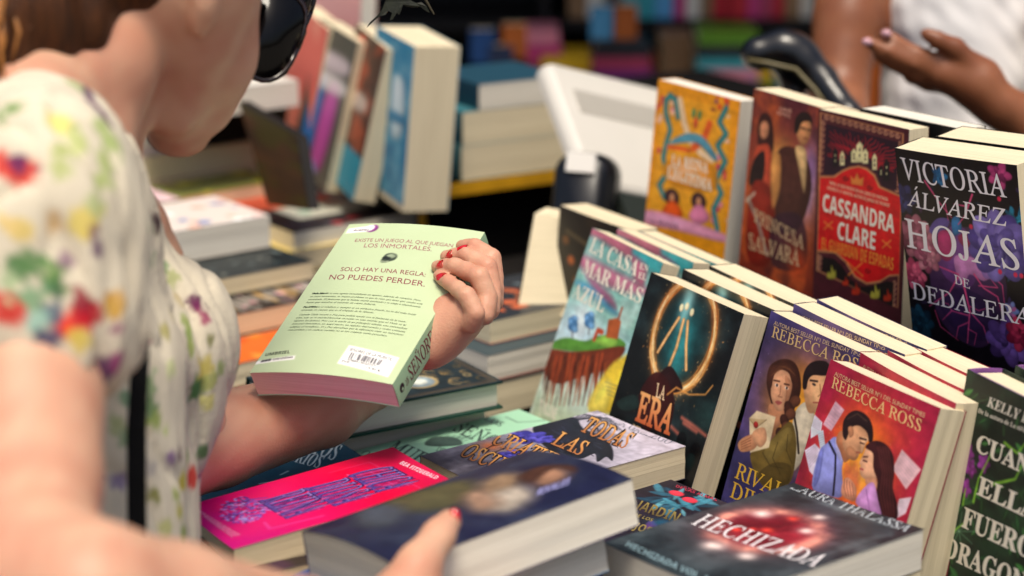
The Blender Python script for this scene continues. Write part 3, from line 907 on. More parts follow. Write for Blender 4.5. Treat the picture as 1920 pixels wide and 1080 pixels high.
# ---- black cover with heart and flowers
def paint_victoria():
    c = cv(VICTORIA, 155, 232, 0.8, '#130e16')
    t = ZB
    rg = random.Random(7)
    for k in range(60):      # dim foliage
        x, y = rg.uniform(40, 600), rg.uniform(140, 950)
        a = rg.uniform(0, 6.28); L = rg.uniform(18, 50)
        c.poly(t([(x, y), (x + L * .5 * cos(a) - 8 * sin(a), y + L * .5 * sin(a) + 8 * cos(a)), (x + L * cos(a), y + L * sin(a)), (x + L * .5 * cos(a) + 8 * sin(a), y + L * .5 * sin(a) - 8 * cos(a))]), rg.choice(['#2b2440', '#382a58', '#1d2c3c', '#43224a', '#223a50']), .8)
    for k in range(16):      # teal leaves
        a = rg.uniform(-2.6, .6); L = rg.uniform(40, 80)
        x, y = 590 + rg.uniform(-35, 20), 400 + rg.uniform(-20, 60)
        c.poly(t([(x, y), (x + L * .5 * cos(a) - 11 * sin(a), y + L * .5 * sin(a) + 11 * cos(a)), (x + L * cos(a), y + L * sin(a)), (x + L * .5 * cos(a) + 11 * sin(a), y + L * .5 * sin(a) - 11 * cos(a))]), rg.choice(['#1d7a9c', '#2aa0bf', '#155a78']), .95)
    # big heart
    c.clouds('#0c080e', .5, 6, 8, .5, .7, 99)
    c.poly(t([(200, 470), (255, 400), (340, 430), (430, 440), (500, 560), (540, 700), (520, 830), (470, 940), (400, 960), (300, 900), (230, 800), (200, 640)]), '#3a2348')
    c.poly(t([(250, 480), (320, 420), (390, 480), (420, 600), (380, 700), (280, 660), (230, 560)]), '#6a3a80', .9)
    c.poly(t([(240, 760), (320, 700), (440, 740), (500, 820), (450, 930), (330, 900)]), '#2c1c40', .9)
    c.poly(t([(195, 450), (235, 395), (290, 400), (270, 450), (225, 470), (210, 540), (190, 520)]), '#5c4a92')
    c.poly(t([(300, 400), (330, 385), (345, 440), (310, 470)]), '#2a6aa0')
    c.poly(t([(240, 460), (290, 450), (320, 520), (290, 580), (250, 560)]), '#a0285c', .9)
    c.poly(t([(330, 470), (420, 450), (440, 500), (360, 520)]), '#8a1c48', .9)
    c.poly(t([(310, 570), (350, 555), (420, 580), (470, 640), (440, 670), (380, 640), (360, 680), (330, 660)]), '#b878b0', .95)
    c.poly(t([(430, 600), (520, 560), (510, 640), (450, 660)]), '#8f6cb4', .9)
    for q, wd in (([(180, 230), (250, 330), (300, 390)], 4), ([(270, 320), (285, 400)], 3), ([(390, 290), (360, 380), (330, 420)], 4), ([(360, 340), (310, 330)], 3), ([(330, 640), (230, 600), (180, 610)], 3), ([(330, 650), (290, 720), (200, 780)], 3.5), ([(350, 670), (380, 800), (370, 940)], 4.5), ([(378, 800), (440, 870), (460, 940)], 2.6), ([(372, 820), (300, 800), (260, 840)], 2.4), ([(376, 850), (330, 870), (320, 920)], 2), ([(400, 640), (440, 700), (500, 740), (525, 830), (500, 960)], 3.2), ([(420, 690), (500, 700), (470, 660)], 2.4), ([(470, 640), (520, 690), (530, 780)], 2.4), ([(380, 780), (420, 800), (450, 790)], 1.8), ([(225, 800), (250, 870), (330, 930)], 2.2), ([(374, 880), (410, 900), (400, 950)], 1.8), ([(300, 800), (285, 770), (262, 765)], 1.5)):
        c.line(t(q), wd * .62, '#d8487e', .95, None, False, .45)
    c.flower(t([(140, 480)])[0], 24, '#c07a8c', '#5c2438', 9, 1)
    c.flower(t([(130, 640)])[0], 17, '#e06a8a', '#8a2a4a', 7, 2)
    c.flower(t([(190, 560)])[0], 18, '#cf8f9c', '#7a3450', 8, 3)
    c.flower(t([(505, 520)])[0], 36, '#8f80c8', '#3a2c74', 11, 4)
    c.flower(t([(505, 205)])[0], 14, '#c84a86', '#6a1a4a', 5, 5)
    c.flower(t([(560, 800)])[0], 9, '#3a8ac0', '#c04a80', 5, 6)
    c.flower(t([(245, 210)])[0], 11, '#2a7ab0', '#143a60', 5, 8)
    c.flower(t([(545, 935)])[0], 26, '#7a5ab0', '#30204a', 8, 9)
    c.flower(t([(600, 910)])[0], 18, '#c0385a', '#5a1028', 7, 10)
    c.flower(t([(160, 850)])[0], 18, '#1c4a60', '#0c2030', 8, 11)
    c.flower(t([(85, 310)])[0], 16, '#3d3d74', '#1d1a38', 6, 12)
    for p in ((575, 645), (600, 650), (505, 310), (510, 630), (385, 430)):
        c.ell(t([p])[0], 2.4, 2.6, '#d02850')
    W = '#e4e0e8'
    for s, bl, br, tl in (('VICTORIA', (84, 222), (538, 304), (66, 128)), ('ÁLVAREZ', (100, 338), (534, 430), (102, 268)), ('HOJAS', (98, 520), (592, 626), (86, 396)), ('DE', (315, 678), (382, 704), (312, 640)), ('DEDALERA', (124, 748), (640, 872), (118, 676))):
        c.text(s, t([bl])[0], t([br])[0], t([tl])[0], W, 'serif', .007)
    c.finish(.12)
    return c

# ---- warm painted couple cover
def paint_princesa():
    c = cv(PRINCESA, 150, 230, 1.2, '#6b2a28')
    t = ZA
    c.vgrad([(0, '#5d2430'), (.25, '#8d3a2c'), (.6, '#a84a2a'), (1, '#7d2a1e')])
    c.clouds('#d8642c', .7, 4, 6, .5, .7, 41)
    c.clouds('#3a1a20', .6, 5, 7, .55, .75, 42)
    c.glow(t([(130, 300)])[0], 26, '#f2b45a', .95)
    c.glow(t([(235, 400)])[0], 18, '#c9b4e6', .9, 2, 2.2)
    c.glow(t([(250, 320)])[0], 12, '#a878b8', .8, 2, 2)
    # woman
    c.poly(t([(45, 140), (65, 108), (92, 120), (104, 180), (100, 260), (60, 260), (42, 220)]), '#3a1a18')
    c.poly(t([(52, 160), (66, 138), (84, 150), (84, 190), (68, 210), (54, 196)]), '#d08a64')
    c.poly(t([(30, 260), (60, 230), (90, 240), (100, 330), (85, 480), (60, 560), (20, 420)]), '#c04a30')
    c.poly(t([(28, 290), (70, 260), (60, 380), (10, 385)]), '#241416')
    c.poly(t([(20, 390), (90, 400), (110, 560), (80, 700), (0, 660)]), '#8a2418')
    c.line(t([(5, 440), (40, 520), (80, 660)]), 5, '#a89a8a', .9)
    c.line(t([(0, 450), (30, 420)]), 4, '#c8b8a0', .9)
    # man
    c.poly(t([(120, 260), (180, 240), (240, 300), (250, 420), (200, 560), (120, 560), (110, 400)]), '#4a2620')
    c.poly(t([(190, 240), (232, 260), (225, 420), (205, 330)]), '#d8b078')
    c.poly(t([(95, 300), (130, 270), (130, 400), (100, 480)]), '#e09a50', .8)
    c.poly(t([(190, 160), (205, 125), (235, 120), (252, 160), (240, 215), (218, 235), (200, 210)]), '#c88858')
    c.poly(t([(186, 185), (190, 130), (215, 104), (245, 112), (258, 150), (240, 140), (215, 145), (200, 180)]), '#241414')
    c.line(t([(212, 165), (228, 170)]), 1.5, '#241414'); c.line(t([(236, 172), (248, 174)]), 1.4, '#241414'); c.line(t([(222, 205), (236, 208)]), 1.4, '#7a3a2a')
    c.poly(t([(100, 520), (200, 500), (235, 600), (220, 710), (100, 700)]), '#3a2030', .8)
    c.glow(t([(200, 690)])[0], 20, '#d8481e', .8)
    W = '#d8b488'
    c.text('SARAH', t([(128, 97)])[0], t([(175, 108)])[0], t([(128, 82)])[0], '#e6a890', 'serifb')
    c.text('HENNING', t([(118, 112)])[0], t([(172, 128)])[0], t([(118, 98)])[0], '#e6a890', 'serifb')
    c.text('PRINCESA', t([(30, 530)])[0], t([(222, 640)])[0], t([(30, 478)])[0], W, 'serif', .01)
    c.text('SALVARÁ', t([(10, 635)])[0], t([(205, 705)])[0], t([(10, 575)])[0], W, 'serif', .01)
    c.finish(.12)
    return c

# ---- orange folk-art cover
def paint_reina():
    c = cv(REINA, 140, 215, 1.2, '#ee9a1e')
    t = ZC
    c.poly(t([(238, 95), (570, 180), (520, 830), (150, 690)]), '#f0a428', 1, None, False)
    rg = random.Random(9)
    for k in range(46):
        x = rg.choice([rg.uniform(195, 300), rg.uniform(470, 560)]); y = rg.uniform(110, 760)
        if 200 + .1 * x < y < 600 and 260 < x < 480: continue
        c.ell(t([(x, y)])[0], rg.uniform(2, 5), rg.uniform(2, 5), rg.choice(['#c8345a', '#e8b8a0', '#d84a2a', '#7a3a6a', '#f0d0b0', '#e07aa0', '#8a3a30']), .9)
    for q in ([(300, 215), (290, 130), (262, 105), (240, 130), (238, 190), (262, 280), (240, 350), (225, 420), (245, 500), (205, 560), (230, 620)], [(545, 170), (510, 240), (545, 300), (500, 360), (540, 440), (490, 540), (520, 600), (480, 680), (500, 790)]):
        c.line(t(q), 7.5, '#23707a', 1); c.line(t(q), 2.2, '#5aa8a0', .8)
    c.line(t([(310, 130), (330, 240), (360, 330), (420, 400), (470, 430)]), 9, '#f0cfa8')
    c.line(t([(460, 250), (430, 330), (380, 370)]), 10, '#e8602a')
    c.poly(t([(250, 350), (330, 300), (420, 310), (490, 400), (490, 440), (400, 350), (330, 345)]), '#5a9ab0')
    c.line(t([(250, 365), (320, 375), (360, 385)]), 5, '#e0582a')
    c.ell(t([(380, 195)])[0], 3, 6, '#2a7a50'); c.ell(t([(410, 205)])[0], 3, 6, '#2a7a50'); c.ell(t([(390, 245)])[0], 3.4, 7, '#c84830')
    c.poly(t([(240, 440), (400, 420), (490, 480), (480, 590), (300, 570), (235, 520)]), '#e08c1a', .9)
    for x, y, col in ((270, 650, '#e0561e'), (405, 670, '#e080a0')):
        c.ell(t([(x, y - 28)])[0], 13, 11, '#3a2028'); c.ell(t([(x, y - 25)])[0], 4.5, 6, '#c88a60')
        c.poly(t([(x - 50, y + 50), (x - 25, y), (x, y - 12), (x + 25, y), (x + 55, y + 60), (x, y + 90)]), col)
    c.poly(t([(135, 685), (300, 720), (540, 810), (540, 850), (300, 790), (125, 750)]), '#e89ab4')
    W = '#f6ecd8'
    c.text('LA REINA', t([(266, 462)])[0], t([(450, 502)])[0], t([(272, 405)])[0], W, 'serifb', .008)
    c.text('LEGÍTIMA', t([(246, 522)])[0], t([(470, 590)])[0], t([(250, 464)])[0], W, 'serifb', .008)
    c.text('LA MAGIA', t([(150, 745)])[0], t([(300, 780)])[0], t([(152, 722)])[0], '#5a4a60', 'serifb')
    c.finish(.10)
    return c

# ---- pastel island cover
def paint_casa():
    c = cv(CASA, 148, 227, 1.0, '#7fb5ac')
    t = ZD
    c.vgrad([(0, '#6ea8a4'), (.35, '#8fc0b4'), (.5, '#a9cfe0'), (.75, '#c8dcd0'), (1, '#b8c8a0')])
    c.clouds('#d8e8e4', .5, 4, 6, .5, .75, 51)
    for q, col in (([(450, 255), (700, 370), (690, 450), (500, 330), (440, 300)], '#b4566c'), ([(700, 375), (850, 455), (840, 540), (700, 440)], '#2f8f94'), ([(385, 420), (480, 450), (760, 600), (740, 640), (560, 600), (400, 500)], '#b8607e'), ([(690, 430), (760, 480), (740, 590), (690, 540)], '#c05878'), ([(350, 560), (480, 600), (600, 740), (560, 740), (440, 640)], '#3a88b0'), ([(420, 520), (560, 640), (590, 720), (480, 620)], '#a85078')):
        c.poly(t(q), col, .85, 4)
    c.glow(t([(390, 800)])[0], 26, '#e8f4fa', .95)
    for x, y in ((345, 800), (440, 780)):
        c.line(t([(x, y - 40), (x, y + 80)]), 2, '#4a3a40')
        for k in range(7):
            c.ell(t([(x + 14 * cos(k * 2.1), y - 25 + 12 * k * .8)])[0], 7, 4, '#3a6a98' if k % 2 else '#6a9ac8', .9)
    c.poly(t([(200, 930), (300, 880), (420, 900), (500, 870), (600, 880), (640, 930), (500, 960), (360, 960)]), '#5f9a3c')
    c.poly(t([(470, 900), (540, 865), (600, 900), (560, 940)]), '#8cbc4c')
    c.poly(t([(535, 880), (550, 780), (600, 770), (620, 790), (600, 890)]), '#b0582e', 1, None, False); c.line(t([(605, 780), (625, 715)]), 3.4, '#a04a30'); c.line(t([(470, 890), (490, 840), (515, 850)]), 6, '#b84a30')
    c.poly(t([(200, 950), (340, 960), (480, 950), (635, 930), (600, 1010), (520, 1060), (400, 1100), (260, 1140), (190, 1080)]), '#7a3420')
    for k in range(26):
        x = 200 + k * 17; yb = 1120 + 90 * sin(k * 2.3)
        c.poly(t([(x - 16, 1020), (x + 14, 1010), (x - 26, yb + 60)]), ['#7a3420', '#5a2416', '#8f4224'][k % 3], 1, None, False)
    for k in range(12):
        x = 230 + k * 26
        c.line(t([(x, 980 + 10 * sin(k)), (x - 30, 1120), (x - 60, 1260)]), 3.4, '#b04a28' if k % 3 else '#4a2418', .9, None, False, .4)
    c.poly(t([(540, 1060), (620, 990), (680, 1000), (640, 1280), (470, 1300), (440, 1240)]), '#e8c43c', 1, 3)
    c.poly(t([(480, 1160), (560, 1120), (530, 1290), (440, 1290)]), '#f0d860', .9, 3)
    for k in range(4):
        c.line(t([(530 + 4 * k, 1130 + 22 * k), (610 - 3 * k, 1158 + 22 * k)]), 1.0, '#8a8060', .8)
    W = '#f2ead8'
    c.text('LA CASA', t([(432, 392)])[0], t([(702, 536)])[0], t([(462, 312)])[0], W, 'serifb')
    c.text('EN', t([(722, 492)])[0], t([(768, 510)])[0], t([(730, 458)])[0], W, 'serifb')
    c.text('EL', t([(714, 545)])[0], t([(756, 560)])[0], t([(722, 510)])[0], W, 'serifb')
    c.text('MAR MÁS', t([(394, 516)])[0], t([(722, 690)])[0], t([(418, 438)])[0], W, 'serifb')
    c.text('AZUL', t([(338, 648)])[0], t([(518, 742)])[0], t([(362, 566)])[0], W, 'serifb')
    c.text('TJ KLUNE', t([(150, 1290)])[0], t([(250, 1345)])[0], t([(165, 1225)])[0], W, 'sansb')
    c.finish(.12)
    return c

# ---- black cover with ring of fire
def paint_era():
    c = cv(ERA, 150, 230, 0.8, '#151618')
    t = ZD
    c.clouds('#2a3c40', .7, 4, 6, .52, .75, 61)
    c.clouds('#0c0c0e', .6, 5, 8, .5, .7, 62)
    c.glow(t([(960, 860)])[0], 36, '#16444a', .75, 2, 1.3)
    c.glow(t([(950, 960)])[0], 15, '#3aa8ac', .8, 2, 2.0)
    c.glow(t([(990, 700)])[0], 9, '#a8ecec', .9, 2, 2.4)
    n = c.noise(10, 14, 4, 63)
    c.put(np.exp(-((c.X - c.tomm([t([(950, 950)])[0]])[0][0]) / 24) ** 2 - ((c.Y - c.tomm([t([(950, 950)])[0]])[0][1]) / 40) ** 2) * (n - .35) * 2, '#3aaab0', .55)
    rg = random.Random(3)
    ctr = c.tomm([t([(968, 868)])[0]])[0]
    def ringpts(f, ph):
        th = np.linspace(0, 2 * pi, 70)
        r = f * (1 + .028 * np.sin(5 * th + ph) + .02 * np.sin(11 * th + ph * 2))
        return np.stack([ctr[0] + 45 * r * np.cos(th), ctr[1] + 57 * r * np.sin(th)], 1)
    dd = np.hypot((c.X - ctr[0]) / 45, (c.Y - ctr[1]) / 57)
    c.add(np.exp(-((dd - 1) / .10) ** 2), '#a85a1c', .75)
    c.add(np.exp(-((dd - 1) / .22) ** 2), '#4a2408', .5)
    for k in range(95):
        a0 = rg.uniform(0, 6.28); L = rg.uniform(.5, 2.4); f = rg.gauss(1, .045); ph = rg.uniform(0, 6); am = rg.uniform(.01, .05)
        th = a0 + np.linspace(0, L, 18)
        r = f + am * np.sin(3.7 * th + ph) + .4 * am * np.sin(9 * th + 2 * ph)
        hot = abs(f - 1) < .03
        c.line(np.stack([ctr[0] + 45 * r * np.cos(th), ctr[1] + 57 * r * np.sin(th)], 1), rg.uniform(.4, 1.0), rg.choice(['#fff0c4', '#ffd890', '#f8b860'] if hot else ['#e8903a', '#b8561a', '#f0a850']), .9 if hot else .6, None, True, .4)
    for k in range(110):
        a0 = rg.uniform(0, 6.28); f = 1 + abs(rg.gauss(0, .14)) * rg.choice([-1, 1, 1])
        x, y = ctr[0] + 45 * f * cos(a0), ctr[1] + 57 * f * sin(a0)
        c.line([(x, y), (x + rg.uniform(-1.5, 1.5), y + rg.uniform(-1.5, 1.5))], rg.uniform(.3, .7), rg.choice(['#ffd890', '#f0a050']), .9, None, True)
    for q in ([(945, 770), (880, 870), (825, 960)], [(972, 780), (930, 940), (890, 1040)], [(995, 790), (985, 930), (985, 1060)]):
        c.line(t(q), 4.0, '#e89a50', .95); c.line(t(q), 1.6, '#fbd8a0', .9)
    for p in ((960, 712), (990, 705), (1018, 738)):
        c.ell(t([p])[0], 3.2, 4.2, '#f6e4b8')
    c.specks(120, '#c8a070', (.15, .5), .8)
    u = ZI
    c.glow(u([(1700, 180)])[0], 22, '#22403e', .7)
    c.poly(t([(840, 1080), (890, 1040), (930, 1080), (960, 1180), (800, 1180)]), '#2a1416')
    c.poly(u([(1320, 60), (1400, -60), (1470, -40), (1520, 100), (1470, 280), (1340, 240)]), '#3a1414', .95)
    c.poly(u([(1190, 100), (1290, 60), (1320, 130), (1230, 150)]), '#20302e', .9)
    for q in ([(1560, 190), (1630, 240), (1690, 290)], [(1570, 220), (1640, 270)], [(1500, 240), (1560, 300)]):
        c.line(u(q), 3, '#e0705a', .8, 2)
    c.line(u([(1480, 60), (1530, 20), (1600, 60), (1690, 60), (1730, 10)]), 2, '#e8a050', .8)
    for k in range(16):
        x, y = rg.uniform(1380, 1690), rg.uniform(230, 560)
        c.ell(u([(x, y)])[0], 7, 9, rg.choice(['#0c1212', '#142020', '#0a0a0c']), .9)
    col, c2 = '#f0b070', '#c8643a'
    c.text('LA', u([(1414, 72)])[0], u([(1462, 92)])[0], u([(1424, -4)])[0], '#e8c8a0', 'serif', .02)
    c.text('ERA', u([(1300, 200)])[0], u([(1490, 284)])[0], u([(1334, 48)])[0], col, 'serif', .03, c2=c2)
    c.text('DEL', u([(1280, 268)])[0], u([(1330, 290)])[0], u([(1288, 228)])[0], '#e8c8a0', 'serif', .02)
    c.finish(.12)
    return c

# ---- raven cover lying on the table
def paint_todas():
    c = cv(TODAS, 145.5, 223, 0.85, '#a8a2b4')
    t = ZI
    c.vgrad([(0, '#c4bccb'), (.35, '#b2abbb'), (.6, '#7d7888'), (1, '#4a4654')])
    c.clouds('#d8d2de', .5, 4, 5, .5, .75, 71)
    c.clouds('#3a3444', .5, 5, 6, .6, .8, 72)
    K = '#1b1c28'
    c.poly(t([(720, 235), (860, 190), (960, 190), (1000, 250), (1110, 300), (1165, 370), (1165, 445), (1130, 420), (1080, 450), (1065, 400), (980, 430), (860, 400), (760, 330)]), K)
    for k in range(8):
        c.line(t([(930 + 12 * k, 215 - 3 * k), (990 + 22 * k, 165 + 4 * k), (1060 + 24 * k, 190 + 12 * k)]), 2.4, K, .85, None, False, .3)
    rg = random.Random(5)
    for k in range(50):
        x, y = rg.uniform(760, 1080), rg.uniform(220, 400)
        c.line(t([(x, y), (x + rg.uniform(10, 45), y + rg.uniform(8, 30))]), 1.3, rg.choice(['#2e3144', '#3a3e54', '#10111a']), .8)
    for p, r, s in (((700, 300), 20, 1), ((610, 405), 17, 2), ((770, 310), 13, 3), ((640, 285), 9, 4)):
        c.flower(t([p])[0], r, '#6a62d8', '#2c2a78', 7, s)
    c.glow(t([(480, 350)])[0], 14, '#c86a3a', .85, 2, .8)
    for q in ([(430, 380), (520, 330), (600, 320)], [(470, 400), (560, 360), (680, 370)]):
        c.line(t(q), 1.8, '#2c1a18')
    c.text('PAULA GALLEGO', t([(1082, 182)])[0], t([(1478, 352)])[0], t([(1122, 158)])[0], '#5a6272', 'serif', .004)
    for s, bl, br, tl, o in (('TODAS', (978, 262), (1228, 372), (1050, 186), 0), ('LAS', (818, 338), (978, 408), (884, 270), 0), ('CRIATURAS', (478, 330), (900, 520), (560, 268), 0), ('OSCURAS', (300, 398), (640, 552), (378, 336), 0)):
        a, b, e = t([bl])[0], t([br])[0], t([tl])[0]
        c.text(s, a, b, e, '#241a1c', 'serifb', .05, layer=1)
        c.text(s, a, b, e, '#dca25a', 'serif', .012, c2='#a8683a', layer=2)
    c.finish(.12)
    return c

# ---- mint cover, front of the green book's edition
def paint_mint(pose=None):
    c = cv(MINT, 146, 219, 1.0, '#9fd0b0')
    t = ZI
    K = '#3c4a48'
    c.clouds('#b4dcc0', .4, 4, 5)
    c.poly(t([(108, 335), (150, 300), (230, 295), (300, 310), (320, 340), (240, 350), (140, 350)]), K, .85)
    for k in range(9):
        c.line(t([(200 + 14 * k, 320), (240 + 12 * k, 290 + (k % 3) * 14), (270 + 14 * k, 300)]), .9, K, .8)
    c.line(t([(565, 185), (630, 215), (700, 212), (780, 205)]), 1.4, K, .9)
    c.text('LOS', t([(440, 200)])[0], t([(530, 240)])[0], t([(470, 180)])[0], K, 'serif', .01)
    c.text('SEÑORES', t([(262, 262)])[0], t([(640, 430)])[0], t([(330, 212)])[0], K, 'serif', .012)
    c.text('DE LA', t([(170, 375)])[0], t([(260, 415)])[0], t([(190, 350)])[0], K, 'serif', .01)
    c.text('MUERTE', t([(-110, 368)])[0], t([(250, 530)])[0], t([(-40, 318)])[0], K, 'serif', .012)
    c.text('OLIVIE BLAKE', t([(-262, 398)])[0], t([(90, 560)])[0], t([(-220, 372)])[0], K, 'serif', .01)
    return c

# ---- magenta cover with purple stacked lettering
def paint_pink():
    c = cv(PINK, 135, 215, 0.85, '#d8006a')
    c.vgrad([(0, '#c8124a'), (.3, '#e2003c'), (.6, '#e00060'), (1, '#b8007c')])
    t = ZH
    c.clouds('#f0205a', .3, 3, 4)
    c.line(t([(830, 500), (1060, 440), (1340, 600), (1370, 625)]), 1.0, '#ee7aa8', .5)
    c.line(t([(470, 790), (500, 830), (800, 760)]), 3.2, '#d860a8', .5)
    rows = (('CHICA', (935, 512), (1110, 622), (1165, 462)), ('DIOSA', (690, 590), (870, 700), (925, 530)), ('REINA', (440, 660), (600, 770), (680, 590)))
    for s, bl, br, tl in rows:
        a, b, e = t([bl])[0], t([br])[0], t([tl])[0]
        for k in range(15):
            f = (k + .5) / 15
            c.line(np.array([a + (b - a) * f + (e - a) * .04, a + (b - a) * f + (e - a) * (.86 + .1 * (k % 2))]), 1.9, ['#4a2a7c', '#7a58ac', '#32205c', '#9a80c4', '#5a2f80'][k % 5], .9)
        c.line(np.array([a, b]), 1.6, '#d87ab8', .9)
        c.text(s, a, b, e, '#2c1a58', 'serifb', .03, c2='#4a2a78', layer=1)
        c.text(s, a, b, e, '#8a70b8', 'serif', 0, c2='#5a4a9c', layer=2)
        for k in range(3):
            f = .25 + .25 * k
            c.line(np.array([a + (e - a) * f, b + (e - a) * f]), .8, '#d890d0', .5)
    rg = random.Random(6)
    for k in range(220):
        a = rg.uniform(0, 6.28); r = rg.uniform(0, 1) ** .5
        x, y = 340 + 130 * r * cos(a), 715 + 78 * r * sin(a)
        c.ell(t([(x, y)])[0], rg.uniform(1, 2.6), rg.uniform(1, 2.2), rg.choice(['#6a4ab0', '#8a7ad0', '#a8a0e0', '#5a3490', '#c080c8', '#4a2a70']), .9)
    for k in range(9):
        c.line(t([(380 + 12 * k, 650 + 8 * k), (480 + 14 * k, 640 + 10 * k)]), 1.8, rg.choice(['#6a4ab0', '#a8a0e0', '#8a5ab8']), .85)
    c.text('BEA FITZGERALD', t([(1226, 452)])[0], t([(1432, 552)])[0], t([(1248, 436)])[0], '#f0cfe0', 'sansb')
    for k in range(3):
        c.text('la historia nunca contada del inframundo', t([(75 + 25 * k, 700 + 25 * k)])[0], t([(325 - 20 * k, 868 + 4 * k)])[0], t([(88 + 25 * k, 694 + 25 * k)])[0], '#e89ac8', 'sans', exact=False)
    return c

# ---- dark storm cover with red orb
def paint_hech():
    c = cv(HECH, 155, 230, 0.9, '#2a353a')
    t = ZE
    c.clouds('#4a555a', .8, 4, 6, .45, .7, 81)
    c.clouds('#12181c', .8, 5, 7, .5, .72, 82)
    o = t([(330, 905)])[0]
    q = c.tomm([o])[0]
    for r, col, a in ((62, '#7a4a4e', .7), (48, '#8a1a28', .95), (34, '#5a0c18', .9)):
        c.glow(o, r, col, a, 4 if r < 60 else 2)
    n = c.noise(7, 9, 5, 83)
    d = np.hypot(c.X - q[0], c.Y - q[1])
    c.put(np.exp(-((d - 46) / 9) ** 2) * (n - .3) * 2.6, '#f0a890', .9)
    c.put(np.exp(-(d / 34) ** 2) * (n - .45) * 3, '#d83848', .8)
    for p, r in (((310, 840), 9), ((480, 910), 7), ((530, 855), 6), ((120, 965), 10), ((250, 1010), 8), ((420, 990), 6)):
        c.glow(t([p])[0], r, '#fbe4dc', .9)
    for p, r in (((330, 905), 6), ((270, 900), 4), ((430, 860), 5), ((210, 900), 5)):
        c.glow(t([p])[0], r, '#f04838', .9)
    for q2 in ([(480, 770), (600, 820), (760, 850)], [(560, 800), (700, 860), (820, 900)], [(480, 1040), (640, 980), (760, 940)]):
        c.line(t(q2), 5, '#6a7478', .5, 5)
    W = '#aeb6bc'
    c.text('LAURA THALASSA', t([(416, 738)])[0], t([(868, 924)])[0], t([(450, 718)])[0], W, 'serif', .004)
    a, b, e = t([(30, 876)])[0], t([(512, 1062)])[0], t([(96, 838)])[0]
    c.text('HECHIZADA', a, b, e, '#e6e0e2', 'serif', .002)
    u = ZJ
    c.text('HECHIZADA VOL. I', u([(1030, 745)])[0], u([(1930, 1175)])[0], u([(1075, 690)])[0], '#7f9aa2', 'sansb')
    c.finish(.12)
    return c

def paint_jardin():
    c = cv(JARDIN, 150, 225, 0.9, '#1f1a26')
    t = ZJ
    c.clouds('#2e2438', .7, 4, 6)
    rg = random.Random(8)
    for k in range(34):
        a = rg.uniform(0, 6.28); L = rg.uniform(120, 420)
        x, y = 1600 + rg.uniform(-160, 260), 240 + rg.uniform(-60, 90)
        dx, dy = L * cos(a), L * .42 * sin(a)
        c.poly(t([(x, y), (x + dx * .5 - dy * .3, y + dy * .5 + dx * .06), (x + dx, y + dy), (x + dx * .5 + dy * .3, y + dy * .5 - dx * .06)]), rg.choice(['#2a5a70', '#3f7f94', '#5fa0b0', '#1c3c50']), .9)
    for p in ((1610, 150), (1760, 225), (1990, 60)):
        c.ell(t([p])[0], 9, 6, '#d8384a')
    c.poly(t([(1250, 520), (1330, 450), (1400, 520), (1300, 580)]), '#5a2a6a')
    c.glow(t([(1440, 480)])[0], 12, '#1c5a7a', .8)
    G = '#8a7a44'
    c.text('JARDÍN', t([(1130, 320)])[0], t([(1600, 480)])[0], t([(1200, 225)])[0], G, 'sansb', c2='#5a4c2c')
    c.text('DE LOS', t([(1120, 400)])[0], t([(1330, 470)])[0], t([(1150, 372)])[0], G, 'sansb')
    c.text('ESPEJOS', t([(900, 470)])[0], t([(1290, 610)])[0], t([(960, 400)])[0], G, 'sansb')
    c.text('EL JARDÍN', t([(1690, 92)])[0], t([(1860, 130)])[0], t([(1700, 72)])[0], '#a83448', 'sansb')
    c.text('DE LAS ALMAS', t([(1600, 80)])[0], t([(2060, 240)])[0], t([(1615, 55)])[0], '#a83448', 'sansb')
    c.finish(.12)
    return c

def paint_teal():
    c = cv(TEAL, 145, 220, 1.0, '#12485a')
    t = ZH
    c.clouds('#1d5a6c', .6, 4, 6)
    W = '#d6e2dc'
    for p in ((890, 360), (925, 425), (985, 405), (905, 345), (1000, 420), (935, 380)):
        c_star(c, t([p])[0], 2.6, '#c8a070')
    c.text('CUENTOS', t([(545, 330)])[0], t([(862, 432)])[0], t([(596, 250)])[0], W, 'bital')
    c.text('SOMBRIOS', t([(470, 395)])[0], t([(775, 475)])[0], t([(510, 330)])[0], W, 'bital')
    c.line(t([(560, 510), (600, 490)]), 2, W); c.line(t([(440, 560), (540, 545)]), 2, W)
    return c

def paint_ornate():
    c = cv(ORNATE, 155, 230, 1.0, '#1d2a30')
    t = ztr(620, 640, 4.0)
    c.clouds('#2a3c42', .6, 5, 6)
    c.line(np.array([(5, 5), (150, 5), (150, 225), (5, 225), (5, 5)]), 1.2, '#8a6a44', .9, None, True)
    c.line(np.array([(9, 9), (146, 9), (146, 221), (9, 221), (9, 9)]), .8, '#8a5a3a', .8, None, True)
    rg = random.Random(12)
    for k in range(70):
        x, y = rg.uniform(10, 145), rg.uniform(10, 220)
        th = np.linspace(0, rg.uniform(3, 6.5), 9)
        r = rg.uniform(3, 11)
        c.line(np.stack([x + r * np.cos(th) * (1 - th / 9), y + r * np.sin(th) * (1 - th / 9)], 1), rg.uniform(1, 2.4), rg.choice(['#a8844e', '#7a6038', '#8f6f45', '#c0a068']), .9, None, True)
    for k in range(7):
        x, y = rg.uniform(20, 130), rg.uniform(20, 150)
        c.poly([(x, y), (x + 14, y + 3), (x + 12, y + 18), (x - 3, y + 15)], '#a8844e', .9, None, False, True)
    th = np.linspace(0, 2 * pi, 30)
    p = c.tomm([t([(650, 300)])[0]])[0]
    for r, col in ((22, '#b8a070'), (18, '#8a9aa0'), (10, '#d0d4c8')):
        c.ell(t([(650, 300)])[0], r, r, col)
    c.finish(.12)
    return c

